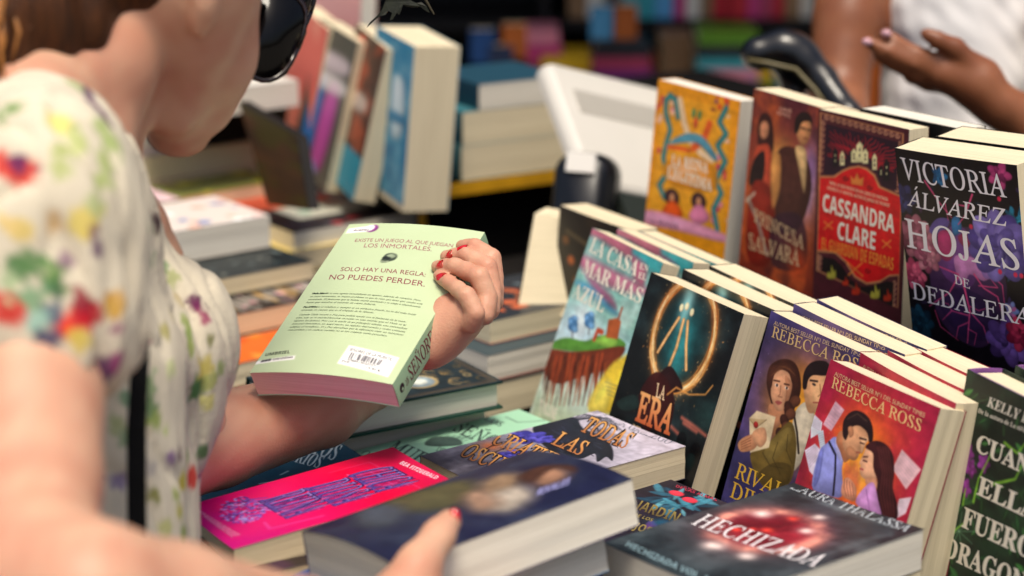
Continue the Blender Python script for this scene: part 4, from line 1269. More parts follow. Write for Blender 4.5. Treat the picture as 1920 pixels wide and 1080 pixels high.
def paint_held():
    c = cv(HELD, 150, 230, 1.4, '#1a1c38')
    t = ZI
    c.clouds('#2c3248', .8, 4, 6, .45, .7, 91)
    c.poly(t([(-60, 640), (150, 590), (350, 560), (420, 640), (250, 740), (0, 760), (-160, 720)]), '#4c4830', 1, 10)
    c.poly(t([(-300, 720), (-100, 690), (0, 740), (-60, 830), (-260, 840)]), '#3c4450', 1, 8)
    c.poly(t([(420, 600), (520, 540), (660, 545), (640, 620), (500, 680), (420, 680)]), '#7f6852', 1, 9)
    c.poly(t([(420, 680), (640, 610), (740, 650), (600, 740), (420, 740)]), '#9a9084', 1, 9)
    c.poly(t([(700, 560), (830, 505), (920, 520), (900, 570), (760, 610)]), '#8f6a54', 1, 8)
    c.poly(t([(640, 560), (760, 500), (940, 495), (960, 530), (840, 510), (720, 590)]), '#43281f', 1, 4)
    c.poly(t([(340, 660), (440, 640), (540, 700), (420, 750), (340, 720)]), '#8a6e5c', 1, 9)
    c.text('RIVALES', t([(740, 655)])[0], t([(920, 590)])[0], t([(760, 620)])[0], '#9a9ad0', 'sansb')
    c.finish(.12)
    return c

# ---- pale green back cover of the book she reads (its spine is on the right)
GREEN_PM = photo_to_cover(GREEN)
def paint_green():
    c = cv(GREEN, 150, 230, 1.0, '#bccca2')
    c.clouds('#c4d4ac', .35, 4, 6)
    t = ZG
    M = '#8a3a4a'
    # white corner flash with moon
    c.poly(ZK([(551, 127), (640, 124), (672, 128), (660, 152), (536, 150)]), '#f4f2ee', 1, None, False)
    c.ell(ZK([(668, 137)])[0], 6.4, 6.0, '#8a3a86'); c.ell(ZK([(656, 134)])[0], 5.4, 5.2, '#f4f2ee')
    c.text('#SiriaEditora', ZK([(574, 143)])[0], ZK([(648, 146)])[0], ZK([(577, 134)])[0], '#5a3a58', 'sansb', exact=False)
    c.text('EXISTE UN JUEGO AL QUE JUEGAN', t([(138, 172)])[0], t([(688, 204)])[0], t([(146, 154)])[0], '#a0606a', 'sans')
    c.text('LOS INMORTALES.', t([(190, 208)])[0], t([(572, 232)])[0], t([(198, 186)])[0], '#a0606a', 'sans')
    c.text('SOLO HAY UNA REGLA:', t([(58, 338)])[0], t([(536, 372)])[0], t([(66, 316)])[0], M, 'sans')
    c.text('NO PUEDES PERDER.', t([(-8, 382)])[0], t([(532, 426)])[0], t([(2, 354)])[0], M, 'sans')
    # skull
    S, D = '#3c4638', '#1e2420'
    c.poly(t([(300, 272), (318, 252), (350, 246), (376, 254), (380, 268), (366, 284), (340, 292), (318, 298), (292, 298), (290, 286)]), S)
    c.poly(t([(322, 258), (350, 250), (372, 258), (372, 268), (350, 276), (326, 268)]), '#8f9c80', .9)
    c.ell(t([(313, 272)])[0], 2.8, 2.4, D); c.ell(t([(330, 276)])[0], 2.4, 2.0, D)
    c.line(t([(294, 291), (310, 294), (330, 292)]), 1.0, '#c8d2b0')
    lines = ['Viola Marek es una agente inmobiliaria en apuros, además de vampira. Pero,', 'en estos momentos, su mayor problema es que la casa que tiene que vender está', 'encantada. El fantasma que la habita murió asesinado y se niega a abandonarla', 'hasta que resuelva el misterio de cómo falleció.', None,
             'Fox D\u2019Mora es médium y, aunque es un auténtico fraude, no es del todo inútil', 'teniendo en cuenta que es el ahijado de la Muerte.', None,
             'Cuando Viola recurre a Fox para pedirle ayuda con el fantasma de la man-', 'sión, este se ve inevitablemente envuelto en una misión que ni Viola ni él', 'esperan (ni desean). Pero con la ayuda de un poltergeist rebelde, una entrenadora', 'personal demoníaca, un ángel reacio, un segador enamorado y varias criaturas', 'adeptas al metafísico, Vi y Fox descubren que la diferencia entre un misterioso', 'ente perdido y un cadáver maldito no es tan evidente como pensaban.']
    a0, a1 = c.tomm(ZK([(374, 446), (915, 486)])), c.tomm(ZK([(212, 664), (695, 704)]))
    # left margin runs down the cover; line pitch in mm
    L0 = a0[0]; y = L0[1]
    full = a0[1][0] - L0[0]
    slope = (a0[1][1] - a0[0][1]) / full
    total = 15.2
    pitch = (a1[0][1] - L0[1]) / total
    for s in lines:
        if s is None:
            y += pitch * .55
            continue
        n = len(s)
        ww = full * min(1, n / 76.0)
        x0 = L0[0] + (1.5 if s[:6] == 'Cuando' else 0)
        c.text(s, (x0, y), (x0 + ww, y + slope * ww), (x0, y - 2.0), '#54614a', 'ital', .012, raw=True, exact=False)
        if s[:5] == 'Viola' or s[:3] == 'Fox':
            k = 11 if s[0] == 'V' else 10
            c.text(s[:k], (x0, y), (x0 + ww * k / n, y + slope * ww * k / n), (x0, y - 2.0), '#2e3a2c', 'bital', .03, raw=True, exact=False, layer=2)
        y += pitch
    c.text('UMBRIEL', ZK([(145, 738)])[0], ZK([(268, 735)])[0], ZK([(150, 723)])[0], '#2a3028', 'sansb')
    c.poly(ZK([(98, 758), (297, 748), (292, 768), (80, 774)]), '#f2f0ea', 1, None, False)
    for k in range(3):
        c.ell(ZK([(134 + 17 * k, 761 - k)])[0], 1.7, 1.5, '#2a2a2c')
    c.text('/UmbrielEditores', ZK([(182, 764)])[0], ZK([(284, 760)])[0], ZK([(184, 754)])[0], '#4a3a44', 'sansb', exact=False)
    # price sticker with bars
    st = np.array([(558, 706), (795, 752), (741, 846), (500, 793)], float)
    c.poly(ZK(st), '#f4f3f0', 1, .6, False)
    def sq(u, v): 
        return st[0] + (st[1] - st[0]) * u + (st[3] - st[0]) * v
    K = '#33313a'
    c.text('SEÑORES DE LA MUERTE, I', ZK([sq(.06, .26)])[0], ZK([sq(.95, .26)])[0], ZK([sq(.06, .12)])[0], K, 'sans')
    rg = random.Random(21); u = .12
    while u < .80:
        wd = rg.choice([.35, .35, .7, 1.0])
        c.line(ZK([sq(u, .34), sq(u, .62)]), wd, K, 1, .3)
        u += rg.choice([.02, .026, .034])
    c.text('9788419030757', ZK([sq(.14, .77)])[0], ZK([sq(.70, .77)])[0], ZK([sq(.14, .66)])[0], K, 'sans')
    c.text('PVP:', ZK([sq(.06, .90)])[0], ZK([sq(.22, .90)])[0], ZK([sq(.06, .79)])[0], K, 'sans')
    c.text('19,90 €', ZK([sq(.56, .93)])[0], ZK([sq(.84, .93)])[0], ZK([sq(.56, .82)])[0], K, 'sans', exact=False)
    return c
# ------------------------------------------------------------------ ground, table, stands
gm = mat('paving', '#8a857c', .9, .2, noise=.25, nscale=6, bump=.4, bscale=40)
mb = MB(); mb.add([(-60, -60, 0), (60, -60, 0), (60, 60, 0), (-60, 60, 0)], [(0, 1, 2, 3)], '#8a857c')
o = mb.obj('ground', gm); o['kind'] = 'structure'

CLOTH = mat('black_cloth', '#0c0b0c', .95, .1, noise=.3, nscale=20, bump=.3, bscale=300)
BOARD = mat('dark_board', '#1a1614', .7, .3, noise=.3, nscale=15)
YELLOW = mat('yellow_edge', '#c8941a', .5, .4, noise=.12, nscale=30)
def slab(name, corner, yaw, sx, sy, z0, z1, m_, parent=None, label=None, cat=None):
    """box whose near-left corner stands at corner, turned by yaw like the books"""
    a = radians(yaw)
    R = np.array([[cos(a), sin(a), 0], [-sin(a), cos(a), 0], [0, 0, 1.0]])
    root = empty(name, m4(R, (corner[0], corner[1], 0)), label, cat) if label else None
    mb = MB(); mb.box((0, 0, z0), (sx, sy, z1), '#222222')
    return root, mb

# the book table with its black skirt, turned like the racks
a52 = radians(52)
r52 = np.array([cos(a52), -sin(a52)]); u52 = np.array([sin(a52), cos(a52)])
def at52(origin, r, u): 
    return np.array(origin[:2]) + r52 * r + u52 * u
c0 = at52((0.1, 2.1), -1.15, -1.05)
tb = empty('book_table', m4(rotm(52, 90, 0), (c0[0], c0[1], 0)), 'long table under a black cloth that carries all the racked and stacked books', 'table')
mb = MB(); mb.box((0, 0, .665), (2.05, 1.95, .70), '#101010'); mb.obj('table_top', CLOTH, tb)
mb = MB()
for k in range(60):      # pleated skirt along the sides facing the shopper
    x = 2.05 * k / 60
    d = .012 * (k % 2)
    mb.box((x, -.012 + d, .02), (x + 2.05 / 60, d, .66), '#101010')
mb.obj('table_skirt', CLOTH, tb)
mb = MB(); mb.box((2.052, 0, .02), (2.064, 1.95, .66), '#101010'); mb.box((-.014, 0, .02), (-.002, 1.95, .66), '#101010'); mb.box((0, 1.952, .02), (2.05, 1.964, .66), '#101010')
mb.obj('side_skirt', CLOTH, tb)
for x, y in ((.05, .05), (1.95, .05), (.05, 1.85), (1.95, 1.85)):
    mb = MB(); mb.box((x, y, 0), (x + .04, y + .04, .66), '#101010'); mb.obj('leg', BOARD, tb)

# riser board under the back row of the rack
q = rotm(56, 90, 0)
p0 = np.array(REINA[:3]) + rotm(*REINA[3:]) @ np.array([-.06, -.215, 0.012])
rs = empty('display_riser', m4(q, (p0[0], p0[1], 0)), 'dark riser box under the upright back row of paperbacks', 'riser')
mb = MB(); mb.box((0, -.02, .704), (.86, .16, .845), '#1a1614'); mb.obj('box', BOARD, rs)
mb = MB(); mb.box((0, -.02, .848), (.86, .16, .868), '#1a1614'); mb.obj('shelf', BOARD, rs)
mb = MB(); mb.box((0, .15, .87), (.86, .157, 1.0), '#1a1614'); mb.obj('back_rest', BOARD, rs)

# ------------------------------------------------------------------ the rack, front rank: four titles with copies behind, then the green hardback
cs = '#151618'
b = book('paperback_book', 148, 227, 24, CASA, paint_casa(), 'pastel island cover, front copy standing left end of the front rack rank', 'copies of the pastel island paperback', '#3f8f90', '#6aa8a0', PAGE_CREAM, bow=2)
twin(b, behind(CASA, 4, 33, 8, -2, -8), 148, 227, 24, 'pastel island paperback right behind the front copy, only its pink and teal top showing', 'copies of the pastel island paperback')
twin(b, behind(CASA, 7, 62, 12, -3, -12), 148, 227, 24, 'rearmost pastel island paperback, tucked under the orange cover', 'copies of the pastel island paperback')
b = book('paperback_book', 150, 230, 35, ERA, paint_era(), 'black cover with a burning ring and ERA lettering, front copy', 'copies of the burning ring paperback', '#101012', '#161616', PAGE_CREAM, bow=1.5)
twin(b, behind(ERA, 4, 42, 10, 1, -8), 150, 230, 35, 'black burning ring paperback second in line, top of its ring just visible', 'copies of the burning ring paperback')
twin(b, behind(ERA, 4, 80, 19, 2, -12), 150, 230, 35, 'black burning ring paperback third in line, right below the warm painted couple cover', 'copies of the burning ring paperback')
b = book('paperback_book', 150, 230, 29, BLUE, paint_blue(), 'indigo cover of a plaited woman clutching a letter, front copy', 'copies of the indigo romance paperback', '#24244e', '#24244e', PAGE_CREAM, bow=4)
twin(b, behind(BLUE, 0, 33, 8, 1, -6), 150, 230, 29, 'indigo romance paperback second in line, only page tops and a dark blue strip showing', 'copies of the indigo romance paperback')
twin(b, behind(BLUE, 1, 66, 14, 2, -9), 150, 230, 29, 'indigo romance paperback third in line, under the red framed cover', 'copies of the indigo romance paperback')
b = book('paperback_book', 150, 230, 27, RED, paint_red(), 'crimson cover of a couple face to face among flying letters, front copy', 'copies of the crimson romance paperback', '#7a1c34', '#7a1c34', PAGE_CREAM, bow=6, lift=8)
twin(b, behind(RED, -2, 40, 11, 6, -7), 150, 230, 27, 'crimson romance paperback second in line, dark red wedge behind the front couple cover', 'copies of the crimson romance paperback')
twin(b, behind(RED, -1, 74, 18, 5, -10), 150, 230, 27, 'crimson romance paperback third in line from the front couple cover', 'copies of the crimson romance paperback')
twin(b, behind(RED, 0, 106, 26, 3, -13), 150, 230, 27, 'rearmost crimson romance paperback, under the black heart cover', 'copies of the crimson romance paperback')
b = book('hardback_book', 155, 235, 40, KELLY, paint_kelly(), 'forest green leafy hardback with cream lettering and purple edges at the right border', 'copies of the forest green hardback', '#22322a', '#1c2c22', PAGE_CREAM, hard=True, edge='#7a4a8a')
twin(b, behind(KELLY, 4, 50, 4, 0), 155, 235, 40, 'second forest green hardback, only its purple top edge behind the first', 'copies of the forest green hardback')

# back row
book('paperback_book', 140, 215, 30, REINA, paint_reina(), 'orange folk art cover with teal snakes, left end of the back row', None, '#e09018', '#e8981c', PAGE_WHITE)
book('paperback_book', 150, 230, 36, PRINCESA, paint_princesa(), 'warm red cover of a swordswoman and a dark haired man in the back row', None, '#5d2a28', '#5d2a28', PAGE_CREAM)
book('paperback_book', 150, 230, 28, CASSANDRA, paint_cassandra(), 'scarlet cover in an ornate gold frame with white capitals in the back row', None, '#3a1018', '#3a1018', PAGE_CREAM)
book('paperback_book', 155, 232, 36, behind(CASSANDRA, 30, 34, 2, -2, 1), None, 'cream paged paperback hidden behind the scarlet framed cover, only its page block showing', None, '#242020', '#1c1a1a', PAGE_WHITE)
book('paperback_book', 155, 232, 42, VICTORIA, paint_victoria(), 'black cover with a violet heart among flowers and large white capitals', 'copies of the black heart paperback', '#120e14', '#120e14', PAGE_CREAM, bow=3)
book('paperback_book', 155, 232, 40, behind(VICTORIA, 14, 46, 1, 0), None, 'thick paperback behind the black heart cover, page top showing at the right border', None, '#141216', '#141216', PAGE_CREAM)
# dark paperback and the white page wedge left of the rack
DK = (*P(1050, 384, 2.62), 58, 4, 0)
c = Canvas(150, 220, 2.0, '#211c18')
c.clouds('#3a2a1c', .6, 4, 6)
for k in range(9):
    c.ell((20 + 15 * (k % 4), 40 + 22 * k), 8, 6, '#c8642a' if k % 2 else '#7a4a20', .9)
c.line([(20, 28), (100, 40)], 5, '#6a5a3c', .9, None, True)
book('paperback_book', 150, 220, 40, DK, c, 'dark brown cover with orange spots standing behind the pastel island book', None, '#1a1612', '#1a1612', PAGE_CREAM, bow=3)
# wedge of pale pages: a thick book standing on end, its leaves fanned towards the foot
w0 = P(1024, 404, 2.64)
wr = empty('paperback_book', m4(np.eye(3), tuple(w0 + np.array([0, 0, -.21]))), 'pale fanned page wedge of a book standing fore edge out beside the dark brown cover', 'book')
o_ = w0 + np.array([0, 0, -.21])
def wedge(x0a, x1a, x0b, x1b, d0, d1):
    top = [P(x0a, 400, 2.64), P(x1a, 408, 2.64)]; bot = [P(x0b, 545, 2.62), P(x1b, 545, 2.62)]
    bot = [t + (b_ - t) * 1.35 for t, b_ in zip(top, bot)]
    dv = np.array([.42, .9, 0]); dv /= np.linalg.norm(dv)
    v = [p + dv * d for d in (d0, d1) for p in (bot[0], bot[1], top[1], top[0])]
    return np.array(v) - o_, [(0, 1, 2, 3), (7, 6, 5, 4), (0, 4, 5, 1), (1, 5, 6, 2), (2, 6, 7, 3), (3, 7, 4, 0)]
v, f = wedge(1003, 1050, 977, 1064, 0, .035); mb = MB().add(v, f, '#e9dcc0'); mb.obj('page_block', PAGE_CREAM, wr)
v, f = wedge(1050.4, 1051.6, 1064.4, 1066, -.001, .036); mb = MB().add(v, f, '#2a2420'); mb.obj('front_cover', PRINT, wr)
v, f = wedge(1001, 1002.6, 974.6, 976.6, -.001, .036); mb = MB().add(v, f, '#2a2420'); mb.obj('back_cover', PRINT, wr)
# ------------------------------------------------------------------ books lying on the table
def under(pose, t, dx=0, dy=0, yaw=0):
    """pose of the next book down in a pile"""
    p = behind(pose, dx, t, 0, yaw)
    R = rotm(*pose[3:])
    o = np.array(p[:3]) + R @ np.array([0, dy, 0]) / 1000
    return (o[0], o[1], o[2], p[3], 90.0, p[5])
def plain(w_, h, col, seed=1, cols=(), n=10, res=3.0, sc=1.0):
    c = Canvas(w_, h, res, col)
    rg = random.Random(seed)
    for k in range(n if cols else 0):
        c.ell((rg.uniform(0, w_), rg.uniform(0, h)), rg.uniform(5, 26) * sc, rg.uniform(4, 18) * sc, rg.choice(cols), .9, 2.5, rg.uniform(0, 180))
    return c
book('paperback_book', 145.5, 223, 32, TODAS, paint_todas(), 'grey lilac cover with a black raven lying in front of the rack', None, '#3a3644', '#3a3644', PAGE_CREAM, lift=3)
book('paperback_book', 146, 219, 24, MINT, paint_mint(), 'mint green cover lying half under the grey raven book', 'copies of the pale green paperback', '#98c8a8', '#98c8a8', PAGE_WHITE)
book('paperback_book', 150, 225, 28, under(MINT, 25), plain(150, 225, '#b8b4a8'), 'book beneath the mint green cover, nearly hidden', None, '#6a5a50', '#5a5048', PAGE_CREAM)
book('paperback_book', 150, 225, 26, JARDIN, paint_jardin(), 'dark plum cover with blue leaves lying under the stormy red orb book', None, '#1c1822', '#1c1822', PAGE_CREAM)
book('paperback_book', 150, 225, 30, under(JARDIN, 27, -3, 4, 2), plain(150, 225, '#2a2830'), 'lower book in the pile beneath the dark plum cover', None, '#2a2830', '#2a2830', PAGE_WHITE)
book('paperback_book', 155, 230, 34, HECH, paint_hech(), 'stormy dark cover with a glowing red orb lying at the bottom right', None, '#1c2428', '#1c2428', PAGE_WHITE, lift=4)
h2 = under(HECH, 36, -16, 10, -6)
book('paperback_book', 150, 230, 30, h2, plain(150, 230, '#5a4a70'), 'purple edged book lying under the stormy red orb cover', None, '#5a3a7a', '#5a3a7a', PAGE_CREAM)
book('paperback_book', 150, 230, 36, under(h2, 32, 4, 0, 3), plain(150, 230, '#3a3434'), 'bottom book in the pile under the stormy red orb cover', None, '#3a3434', '#3a3434', PAGE_CREAM)
book('paperback_book', 135, 215, 25, PINK, paint_pink(), 'magenta cover with purple stacked lettering lying beside the reader', None, '#c0106a', '#c0106a', PAGE_TAN, lift=4)
p2 = under(PINK, 30, 6, -6, -3)
book('paperback_book', 138, 216, 28, p2, plain(138, 216, '#2a2020', 4, ('#4a3a2a', '#3a2038', '#6a5a30')), 'dark brown book lying directly under the magenta cover', None, '#2a2020', '#2a2020', PAGE_TAN)
p3 = under(p2, 30, -2, 4, 2)
book('paperback_book', 140, 218, 34, p3, plain(140, 218, '#1c1818', 5, ('#3a3030',)), 'black book third down in the magenta pile', None, '#1c1818', '#1c1818', PAGE_CREAM)
book('paperback_book', 140, 220, 26, under(p3, 36, 3, 0, -1), plain(140, 220, '#40342c'), 'lowest book of the magenta pile', None, '#40342c', '#40342c', PAGE_CREAM)
book('paperback_book', 145, 220, 24, TEAL, paint_teal(), 'dark teal cover with pale curly lettering under the reader\'s forearm', None, '#10404e', '#10404e', PAGE_CREAM)
book('paperback_book', 145, 220, 36, under(TEAL, 26), plain(145, 220, '#3a3834'), 'book beneath the dark teal cover', None, '#3a3834', '#3a3834', PAGE_CREAM)
book('hardback_book', 155, 230, 31, ORNATE, paint_ornate(), 'dark green hardback with gold scrollwork lying behind the pale green one', None, '#16302c', '#0e3a30', PAGE_WHITE, hard=True, edge='#12382f')
o2 = under(ORNATE, 33, -22, -2, 1)
book('paperback_book', 150, 225, 30, o2, plain(150, 225, '#bdb7a8'), 'grey edged book under the gold scrollwork hardback', None, '#a8a294', '#a8a294', PAGE_WHITE)
book('paperback_book', 150, 225, 34, under(o2, 32), plain(150, 225, '#5a544c'), 'bottom book under the gold scrollwork hardback', None, '#5a544c', '#5a544c', PAGE_CREAM)
# pile right of her hand
S1 = lying(919, 604, .822, 52, 150, 232, corner='BR')
c = plain(150, 232, '#1c2530', 6, ('#c8603a', '#2a4a5a', '#3a5a6a', '#5a2a2a', '#8a9aa0'), 22, 2.0, .6)
c.line([(20, 150), (70, 120), (120, 160)], 16, '#c8623a', .9, 3, True)
book('paperback_book', 150, 232, 28, S1, c, 'dark blue cover with an orange flame on top of the pile behind her hand', None, '#1c2530', '#a83030', PAGE_CREAM, lift=1)
S2 = lying(914, 667, .793, 52, 150, 232, corner='BR')
book('paperback_book', 150, 232, 33, S2, plain(150, 232, '#3a4a50'), 'second book of the pile behind her hand, red back cover edge', None, '#6a2a2a', '#b03a2c', PAGE_WHITE)
book('paperback_book', 150, 232, 40, under(S2, 36, 6, 0, 1), plain(150, 232, '#55504a'), 'third book of the pile behind her hand', None, '#55504a', '#55504a', PAGE_CREAM)
# piles at the left, behind the reader, out of focus
def pile(px, py, z, yaw, items, corner='TR', sh=-4):
    pose = None
    for k, (w_, h, t, c, pg, sp, label) in enumerate(items):
        pose = lying(px, py, z, yaw, w_, h, corner=corner) if pose is None else under(pose, tprev + 1.5, sh, 2, (-1) ** k * 2)
        book('paperback_book', w_, h, t, pose, c, label, None, sp, sp, pg)
        tprev = t
pile(506, 404, .852, 52, [
    (150, 235, 44, plain(150, 235, '#e2d6cc', 11, ('#8a90b4', '#e0a890', '#f0e4da', '#e8c0b4', '#f2efe8', '#d8c8c8'), 30, 3, .6), PAGE_WHITE, '#d8ccc0', 'thick white cover with blue lettering patch on the far left pile'),
    (150, 230, 34, plain(150, 230, '#8a7a68'), PAGE_CREAM, '#6a5a4c', 'brown book under the thick white cover with the blue patch'),
    (150, 230, 40, plain(150, 230, '#5a4c40'), PAGE_CREAM, '#5a4c40', 'bottom book under the thick white cover with the blue patch')], 'TR', -55)
pile(588, 490, .806, 52, [
    (150, 232, 24, plain(150, 232, '#20282a', 12, ('#4a5658', '#12181a', '#7a8684', '#2a3436', '#8a8c80'), 60, 2, .25), PAGE_TAN, '#1c2426', 'black and dark green cover lying between the white and the floral books')])
c = plain(150, 235, '#231d1e', 13, ('#c03a6a', '#8a2a5a', '#d85a80', '#b8486a'), 26, 2, .5)
rg = random.Random(31)
for k in range(16):
    c.line([(rg.uniform(40, 140) + 9 * cos(a_), 25 + 11 * k + 9 * sin(a_)) for a_ in np.linspace(0, 5, 8)], 2.6, rg.choice(['#d8d2c4', '#c8c0b0', '#e0a848']), .9, None, True)
pile(662, 546, .778, 52, [
    (150, 235, 28, c, PAGE_TAN, '#2a2020', 'black cover crowded with pink flowers and white scrolls, left of the pale green book'),
    (150, 235, 40, plain(150, 235, '#6a5040'), PAGE_CREAM, '#6a5040', 'book under the pink flower cover')])
pile(704, 622, .746, 50, [
    (150, 230, 30, plain(150, 230, '#d8641e', 14, ('#e88a2a', '#c84a18', '#f0a040'), 20, 3, .7), PAGE_CREAM, '#c8541a', 'orange cover lying left of the pale green book, nearest the reader'),
    (150, 230, 40, plain(150, 230, '#6a4a30'), PAGE_CREAM, '#6a4a30', 'book under the orange cover')])
pile(800, 392, .80, 52, [
    (150, 235, 30, plain(150, 235, '#26262a', 15, ('#b0343c', '#3a3a44', '#1c1c20', '#c8504a'), 14, 3, .7), PAGE_WHITE, '#26262a', 'black cover with a red patch lying behind the pale green book'),
    (150, 235, 34, plain(150, 235, '#8a8478'), PAGE_CREAM, '#8a8478', 'book under the black cover with the red patch')])
pile(720, 440, .775, 52, [
    (150, 215, 34, plain(150, 215, '#e0c878', 16, ('#4a5a9a', '#e8d890'), 6), PAGE_TAN, '#d8bc60', 'yellow book peeping out above the pale green one'),
    (150, 215, 36, plain(150, 215, '#6a6050'), PAGE_CREAM, '#6a6050', 'book under the yellow one')])
pile(800, 370, .80, 52, [
    (150, 230, 22, plain(150, 230, '#c8c8b8', 17, ('#8ab09a', '#d8d4c4'), 8), PAGE_CREAM, '#a8a898', 'pale cover with green patches at the foot of the yellow edged stand'),
    (150, 230, 44, plain(150, 230, '#5a5248'), PAGE_CREAM, '#5a5248', 'bottom book at the foot of the yellow edged stand')], 'TR')
pile(625, 372, .802, 50, [
    (150, 230, 26, plain(150, 230, '#d8583a', 18, ('#e86a4a', '#c04a2a', '#b8502a'), 10), PAGE_CREAM, '#b8482a', 'coral red cover lying in the middle of the far left piles'),
    (150, 230, 44, plain(150, 230, '#6a4a3c'), PAGE_CREAM, '#6a4a3c', 'book under the coral red cover')])
pile(532, 338, .822, 50, [
    (150, 240, 34, plain(150, 240, '#8a8c48', 19, ('#b8b838', '#6a8040', '#a08a50', '#c8c040'), 18), PAGE_TAN, '#7a7a3c', 'olive and yellow green cover on the far left piles'),
    (150, 240, 40, plain(150, 240, '#5a5a40'), PAGE_CREAM, '#5a5a40', 'book under the olive cover')])
pile(340, 372, .85, 50, [
    (140, 200, 40, plain(140, 200, '#d8b4b8', 20, ('#e0c4c4',), 4), PAGE_TAN, '#c8a0a4', 'small pink covered book beside the reader\'s chest'),
    (140, 210, 40, plain(140, 210, '#8a6a6a'), PAGE_CREAM, '#8a6a6a', 'book under the small pink one')])
pile(478, 262, .868, 50, [
    (155, 240, 40, plain(155, 240, '#d8bca8', 21, ('#e0a890', '#c8c0a8', '#8a9aa0', '#e8d8c0'), 14), PAGE_TAN, '#c8b098', 'pale peach cover topping the farthest left pile'),
    (155, 240, 38, plain(155, 240, '#c8b490'), PAGE_TAN, '#a89878', 'second book of the farthest left pile'),
    (155, 240, 40, plain(155, 240, '#7a7a50'), PAGE_TAN, '#7a7a50', 'third book of the farthest left pile')])
pile(465, 208, .90, 50, [
    (150, 230, 30, plain(150, 230, '#a8c4c8', 22, ('#6aa0a0', '#d8d4c0'), 8), PAGE_WHITE, '#88a8ac', 'pale blue cover glimpsed under the sunglasses'),
    (150, 230, 44, plain(150, 230, '#c8b8a8', 23, ('#4a8a70', '#d8c8a8'), 8), PAGE_CREAM, '#a89888', 'beige book under the pale blue cover')])

# the pair she has picked up with her other hand
book('paperback_book', 150, 230, 40, HELD, paint_held(), 'indigo romance paperback held low in her near hand, out of focus', None, '#2a2a60', '#3a2a58', PAGE_WHITE, bow=6)
hp = behind(HELD, -14, 44, 0, 0)
Rh = rotm(*HELD[3:])
oo = np.array(hp[:3]) + Rh @ np.array([-.008, -.016, 0])
c = plain(150, 230, '#3a5a9a', 24, ('#c83a3a', '#3a6ab0', '#e06a5a'), 8)
book('paperback_book', 150, 230, 34, (*oo, HELD[3], HELD[4], HELD[5] - 2), c, 'red and blue covered paperback held beneath the indigo one', None, '#b03040', '#3a86b8', PAGE_WHITE)

# the pale green book she reads
scv = Canvas(28, 230, 1.0, '#9fc09a')
scv.text('SEÑORES', (7, 200), (7, 136), (22, 200), '#6a2438', 'serif', .012, raw=True)
scv.text('DE LA', (9, 132), (9, 122), (17, 132), '#6a2438', 'serif', .01, raw=True)
scv.text('MUERTE', (7, 118), (7, 60), (22, 118), '#6a2438', 'serif', .012, raw=True)
scv.text('LOS', (9, 210), (9, 204), (16, 210), '#6a2438', 'serif', .01, raw=True)
scv.text('OLIVIE BLAKE', (9, 54), (9, 10), (17, 54), '#6a2438', 'serif', .01, raw=True)
th = np.linspace(0, 2 * pi, 25)[:-1]
scv.txt.append((np.stack([14 + 4.6 * np.cos(th), 218 + 4.6 * np.sin(th)], 1), [tuple(range(24))], np.broadcast_to(srgb('#2a1a24'), (24, 3)), 1))
scv.txt.append((np.stack([12.3 + 1.7 * np.cos(th), 217.4 + 1.7 * np.sin(th)], 1), [tuple(range(24))], np.broadcast_to(srgb('#9fc09a'), (24, 3)), 2))
gb = book('paperback_book', 150, 230, 28, GREEN, paint_green(), 'pale green paperback held open to its back cover by the red nailed hand', 'copies of the pale green paperback', '#98b894', '#9fd0b0', PAGE_PINK, bend=5.0, side='R', facing='back_cover', mt=PRINTM, spinecv=scv, droop=-2)
